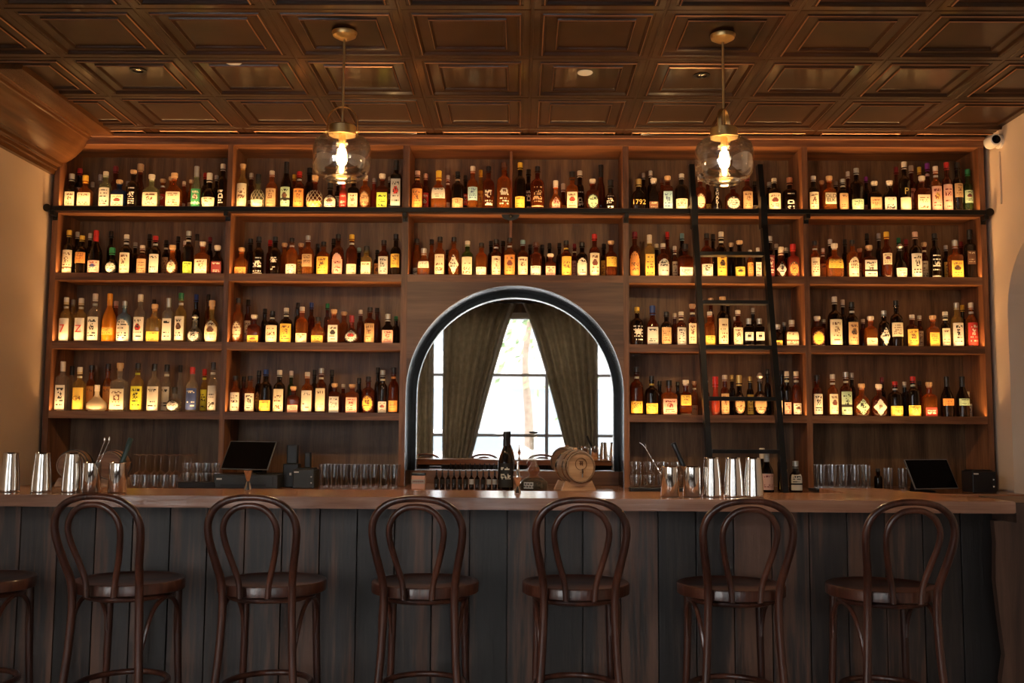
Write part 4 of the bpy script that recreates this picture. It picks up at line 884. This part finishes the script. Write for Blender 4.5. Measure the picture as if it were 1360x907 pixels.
for i in range(8):
    x = q(430+13.2*i, 640, 6.33).x
    for r in range(2):
        glass('h', x+(.006 if r else 0), 6.33+r*.09, ZB, ('highball glass left of the arch, %s row, ' % ('front' if r == 0 else 'rear'))+(['leftmost']+['%s from left' % ORD[k] for k in range(1, 7)]+['rightmost'])[i], gh)
gr = 'rocks glasses stacked left of the till'
for t in range(2):
    for i in range(4):
        x = q(246, 640, 6.30).x+i*.061
        glass('r', x, 6.31, ZB+.035+t*.0605, 'clear rocks glass, %s tier left of the cash drawer, %s' % (['lower', 'upper'][t], (['leftmost']+['%s from left' % ORD[k] for k in range(1, 3)]+['rightmost'])[i]), gr).scale = (.74, .74, .74)
gs = 'rocks glasses below the stemware'
for i in range(5):
    x = q(180, 640, 6.30).x+i*.0615
    glass('r', x, 6.275, ZB+.0, 'low rocks glass in front of the upturned wine glasses, '+(['leftmost']+['%s from left' % ORD[k] for k in range(1, 4)]+['rightmost'])[i], gs).scale = (.74, .74, 1)
gw = 'wine glasses upside down at the left'
for r in range(2):
    for i in range(4):
        x = q(186+20*i+9*r, 610, 6.38+.1*r).x
        glass('w', x, 6.375+.09*r, ZB, 'upturned wine glass with stem up, %s row, %s' % (['front', 'rear'][r], ['leftmost, beside the green muddler', 'second from left', 'third from left', 'rightmost'][i]), gw)
gl_ = 'rocks glasses stacked behind the right mixing tins'
for t in range(2):
    for i in range(4):
        x = q(844, 640, 6.30).x+i*.086
        glass('r', x, 6.30, ZB+.022+t*.0805, 'clear rocks glass, %s tier right of the arch, %s' % (['lower', 'upper'][t], ['leftmost', 'second from left', 'third from left', 'rightmost'][i]), gl_)
bm = NB(); box(bm, q(836, 640, 6.3).x, q(836, 640, 6.3).x+.36, 6.25, 6.35, BB+.0005, BB+.022, .003); tag(obj('glass_mat', bm, M_black), 'black bar mat under the rocks glasses right of the arch', 'bar mat')
bm = NB(); x = q(239, 640, 6.3).x; box(bm, x, x+.235, 6.26, 6.36, BB+.0005, BB+.035, .003); tag(obj('glass_tray', bm, M_black), 'black tray under the rocks glasses left of the cash drawer', 'tray')
gf = 'highball glasses in the far right bay'
for i in range(5):
    x = q(1090+15*i, 640, 6.33).x
    for r in range(2):
        glass('h', x+.01*r, 6.33+.09*r, ZB+.018, 'clear highball glass in the far right bay, %s row, %s' % (['front', 'rear'][r], ['leftmost', 'second from left', 'third from left', 'fourth from left', 'rightmost'][i]), gf)
bm = NB(); x = q(1082, 640, 6.33).x; box(bm, x, x+.38, 6.28, 6.48, BB+.0005, BB+.018, .003); tag(obj('glass_mat', bm, M_black), 'black bar mat under the highball glasses in the far right bay', 'bar mat')
for i, px in enumerate((1180, 1189.5)):
    x = q(px, 640, 6.36).x; glass('h', x+i*.045, 6.36, ZB+.0, ['lone highball glass left of the right screen', 'highball glass tight against the right screen, its left edge'][i], 'glasses beside the right screen')
M_bezel = plain('grey_bezel', (.16, .16, .17), .5)
def terminal(xc, y, label, rz, w=.34, tilt=.30, shear=0):
    e = empty('touch_screen_terminal', (xc, y, BB+.0005), rz); tag(e, label, 'touch screen', 'point of sale screens on the back bar')
    bm = NB(); box(bm, -w/2, w/2, -.006, .006, -.10, .10, .006); s = obj('housing', bm, M_dkgrey, e)
    s.location = (0, -.03, .285); s.rotation_euler = (-tilt, shear, 0)
    bm = NB(); box(bm, -w/2-.001, w/2+.001, -.0075, -.004, -.101, .101, .0015); f = obj('bezel', bm, M_bezel, s)
    bm = NB(); box(bm, -w/2+.005, w/2-.005, -.0090, -.0074, -.095, .095, .0005); obj('screen', bm, M_screen, s)
    bm = NB(); prism(bm, [(-.05, .02, .30), (-.05, .07, .24), (-.05, .10, .0), (-.05, -.02, .0), (-.05, -.02, .02), (-.05, .05, .03), (-.05, .0, .22)], (.10, 0, 0)); obj('stand', bm, M_black, e)
    return e
t1 = terminal(q(330, 605, 6.30).x, 6.36, 'black touch screen terminal tilted back behind the bar, above the cash drawer', -.33, .345, .5)
t1.location.z = BB+.085; t1.location.y = 6.38
for c_ in t1.children:
    if c_.name.startswith('housing'): c_.location.z = .115
    else: c_.scale.z = .35
t2 = terminal(q(1238, 628, 6.30).x, 6.38, 'black touch screen terminal at the dark far right end of the back bar', .42, .36, .45)
for c_ in t2.children:
    if c_.name.startswith('housing'): c_.location.z = .112
    else: c_.scale.z = .5
cdw = empty('cash_drawer', (q(328, 640, 6.3).x, 6.42, ZB)); tag(cdw, 'black metal cash drawer below the left touch screen', 'cash drawer')
bm = NB(); box(bm, -.20, .20, -.15, .15, 0, .085, .003); obj('case', bm, M_dkgrey, cdw)
bm = NB(); box(bm, -.19, .17, -.156, -.1505, .008, .070, .002); d_ = obj('drawer', bm, M_dkgrey, cdw)
bm = NB(); box(bm, -.155, .13, -.158, -.1565, .012, .026, .0005); obj('slot', bm, M_black, d_)
bm = NB(); box(bm, -.182, -.148, -.1585, -.1566, .052, .062); obj('maker_plate', bm, M_white, d_)
def printer(x, y, z, w, h, label, light=True):
    e = empty('receipt_printer', (x, y, z)); tag(e, label, 'printer', 'receipt printers on the back bar')
    bm = NB(); box(bm, -w/2, w/2, -.08, .08, 0, h, .006); obj('case', bm, M_dkgrey if light else M_black, e)
    bm = NB(); box(bm, -w/2+.01, w/2-.01, -.05, .06, h, h+.008, .003); l = obj('lid', bm, M_black, e)
    bm = NB(); box(bm, -w/2+.008, -w/2+.038, -.0815, -.0802, h-.020, h-.012); obj('maker_plate', bm, M_white, e)
    for zz in (.3, .62):
        bm = NB(); lathe(bm, [(-.084, .001), (-.083, .004), (-.080, .005)], 12, (w/2-.018, 0, h*zz), axis='Y'); obj('button', bm, M_white, e, True)
printer(q(405, 640, 6.33).x, 6.36, ZB, .135, .118, 'black receipt printer with two pale buttons beside the highball glasses')
printer(q(1300, 640, 6.40).x, 6.40, ZB, .15, .135, 'black receipt printer beside the right wall, right of the screen', False)
def gadget(x, y, z, w, h, label):
    e = empty('card_reader_stand', (x, y, z)); tag(e, label, 'card reader')
    bm = NB(); box(bm, -w/2, w/2, -.04, .04, 0, h*.55, .005); obj('base', bm, M_black, e)
    bm = NB(); box(bm, -w/2*.7, w/2*.7, -.01, .035, h*.55, h, .006); b2 = obj('reader', bm, M_black, e)
    bm = NB(); box(bm, -.006, .006, -.0415, -.0402, h*.28, h*.34); obj('status_window', bm, M_white, e)
gadget(q(375, 640, 6.43).x+.055, 6.45, ZB, .10, .27, 'black card reader stand tucked behind the left touch screen')
gadget(q(399, 640, 6.50).x+.04, 6.52, ZB, .055, .22, 'small black device behind the receipt printer left of the glasses')
def barrel(x, y, z, r, L_, rz, label, group, face=M_oak, stand=True, big=True):
    e = empty('oak_barrel', (x, y, z), rz); tag(e, label, 'barrel', group)
    zc = r+.035
    bm = NB(); lathe(bm, [(-L_/2, r*.80), (-L_/2, r*.86), (-L_/4, r*.96), (0, r), (L_/4, r*.96), (L_/2, r*.86), (L_/2, r*.80)], 40, (0, 0, zc), axis='Y', closed=False); obj('staves', bm, M_barrel, e, True, 50)
    bm = NB(); lathe(bm, [(-L_/2+.008, r*.80), (-L_/2+.006, .001)], 40, (0, 0, zc), axis='Y', closed=False); hd = obj('head', bm, face, e)
    bm = NB(); lathe(bm, [(L_/2-.008, r*.80), (L_/2-.008, .001)], 40, (0, 0, zc), axis='Y', closed=False); obj('head', bm, face, e)
    for yy, rr in ((-L_/2+.012, .885), (-L_/4, .97), (L_/4, .97), (L_/2-.012, .885)):
        bm = NB(); lathe(bm, [(yy-.006, r*rr-.002), (yy-.006, r*rr+.0015), (yy+.006, r*rr+.0025), (yy+.006, r*rr-.002)], 40, (0, 0, zc), axis='Y', closed=False); obj('hoop', bm, M_steel if big else M_dkgrey, e, True, 40)
    if stand:
        for yy in (-L_*.33, L_*.27):
            bm = NB(); P = [(-r*1.06, yy, 0), (-r*.98, yy, .02), (-r*.80, yy, .055*r/.1), (-r*.55, yy, zc-r*.86)]
            P += [(r*.93*math.sin(a), yy, zc-r*.93*math.cos(a)) for a in [-.5+.1*k for k in range(11)]]
            P += [(r*.55, yy, zc-r*.86), (r*.80, yy, .055*r/.1), (r*.98, yy, .02), (r*1.06, yy, 0)]
            prism(bm, P, (0, .02, 0)); obj('cradle', bm, M_oak, e)
    if big:
        bm = NB(); lathe(bm, [(0, .016), (.012, .013)], 14, (0, 0, zc+r-.002)); obj('bung', bm, M_oak, e, True)
        yf = -L_/2+.004
        bm = NB(); lathe(bm, [(yf-.002, .036), (yf-.002, .0385), (yf+.001, .0385), (yf+.001, .036)], 30, (0, 0, zc+.02), axis='Y', closed=False)
        box(bm, -.012, .014, yf-.002, yf+.001, zc+.034, zc+.038); box(bm, -.006, .0, yf-.002, yf+.001, zc+.012, zc+.034); box(bm, -.010, .014, yf-.002, yf+.001, zc+.020, zc+.025); box(bm, .006, .012, yf-.002, yf+.001, zc+.010, zc+.034)
        obj('burnt_mark', bm, LM['B'], hd)
        bm = NB(); tube(bm, [(0, yf, zc-.03), (0, yf-.028, zc-.03)], .006, 10, 1); tube(bm, [(0, yf-.024, zc-.008), (0, yf-.024, zc-.062)], .0045, 10, 1); obj('spigot', bm, M_steel, e, True)
bp = q(764, 640, 6.34)
barrel(bp.x, 6.36, ZB, .110, .20, .34, 'small pale oak barrel on a wooden cradle before the arched mirror', 'little barrels on the back bar')
for px, l in ((92, 'small dark oak barrel behind the left shaker tins'), (144, 'small dark oak barrel behind the two left mixing tins')):
    barrel(q(px, 620, 6.32).x, 6.40, ZB, .098, .18, .1 if px < 100 else .05, l, 'little barrels on the back bar', M_board, True, False)
# tall bottles on the back bar
def big_bottle(name, px, y, w, topy, T, g, c, lab, L, label, seed, extra=None):
    p = q(px, topy, y); o = make_bottle(w, p.z-ZB, T, g, c, lab, L, None, seed); o.name = name
    o.location = (p.x, y, ZB); tag(o, label, 'bottle'); return o
cb = big_bottle('wine_bottle', 672, 6.28, .098, 573, 'W', 'k', 'k', 'k', 'r', 'large dark sparkling wine bottle with black label before the arched mirror', 901)
dc = empty('ship_decanter', (q(709, 640, 6.31).x, 6.31, ZB)); tag(dc, 'amber decanter with wide base and tall narrow neck before the mirror', 'decanter')
bm = NB(); lathe(bm, [(0, .075), (.006, .088), (.03, .092), (.05, .085), (.075, .055), (.088, .030), (.105, .032), (.122, .038), (.138, .034), (.155, .022), (.20, .0165), (.30, .0155), (.335, .0175), (.348, .021), (.352, .019)], 36, closed=True)
obj('body', bm, GM['c'], dc, True)
bm = NB(); lathe(bm, [(.076, .001), (.078, .045), (.088, .027), (.105, .029), (.122, .035), (.138, .031), (.150, .001)], 30); obj('amber_liqueur', bm, GM['a'], dc, True)
bm = NB(); lathe(bm, [(.003, .084), (.03, .090), (.05, .083), (.073, .054), (.078, .001)], 36); obj('liqueur', bm, GM['k'], dc, True)
bm = NB(); lathe(bm, [(.352, .014), (.355, .022), (.362, .022), (.365, .012)], 20); obj('stopper', bm, M_black, dc, True)
bm = NB(); rr = .0925
for i in range(10):
    for j in range(5):
        a = -PI/2-.75+i*.07; f = bm.faces.new([bm.verts.new((rr*math.cos(a+da*.07), rr*math.sin(a+da*.07), .012+.008*(j+dj))) for da, dj in ((0, 0), (1, 0), (1, 1), (0, 1))]); f.material_index = 1 if (j in (1, 3) and (i*7+j) % 3) else 0
obj('label', bm, [LM['s'], LM['k']], dc)
for i in range(11):
    px = 579.7+7.74*i; x = q(px, 640, 6.30).x
    bm = NB(); lathe(bm, [(0, .012), (.002, .0145), (.062, .0145), (.072, .006), (.078, .0055)], 16)
    o = obj('bitters_bottle', bm, GM['k'], smooth=True, loc=(x, 6.30, ZB)); 
    bm = NB(); lathe(bm, [(.078, .0065), (.092, .0065), (.094, .0045), (.106, .0040), (.110, .002)], 14); obj('dropper_cap', bm, M_black, o, True)
    bm = NB(); lathe(bm, [(.030, .0150), (.058, .0150)], 16, closed=False); obj('label', bm, LM['k'] if i not in (6, 9, 10) else LM['s'], o, True)
    tag(o, 'small dark bitters bottle in the row below the mirror, '+('leftmost' if i == 0 else 'rightmost, next to the wine bottle' if i == 10 else ORD[i]+' from left'), 'bitters bottle', 'dropper bottles in a row below the mirror')
    o.scale = (1, 1, 1.12)
cb_ = empty('label_box', (q(556, 645, 6.32).x, 6.32, ZB)); tag(cb_, 'small pale box with printed sides at the left foot of the arch', 'box')
bm = NB(); box(bm, -.042, .042, -.03, .03, 0, .085, .002); obj('carton', bm, LM['p'], cb_)
bm = NB(); box(bm, -.0425, .0425, -.0312, -.0302, .035, .060); 
for i in range(9): box(bm, -.034+i*.0078, -.029+i*.0078, -.0322, -.0313, .043, .053, mi=1)
obj('printed_band', bm, [LM['s'], LM['M']], cb_)
bm = NB(); box(bm, -.0435, .0435, -.0315, .0315, .085, .100, .001); obj('lid', bm, M_black, cb_)
big_bottle('wine_bottle', 1018, 6.27, .085, 600, 'W', 'k', 'w', 'p', 'r', 'dark wine bottle with large pale label beside the rightmost shaker tin', 905)
big_bottle('wine_bottle', 1012, 6.42, .070, 595, 'W', 'k', 'w', 'n', 'n', 'dark wine bottle half hidden behind the pale-labelled one by the ladder', 906)
big_bottle('liquor_bottle', 1038.5, 6.33, .056, 596, 'T', 'k', 'w', 'y', 'r', 'tall dark bottle with a yellow label just right of the ladder', 907)
big_bottle('liquor_bottle', 1056.5, 6.30, .080, 612, 'F', 'k', 's', 'w', 'b', 'dark flat bottle with two white labels near the right upright', 908)
big_bottle('liquor_bottle', 1166, 6.40, .05, 622, 'S', 'k', 'k', 'n', 'n', 'small dark unlabelled bottle between highball glasses and right screen', 909)
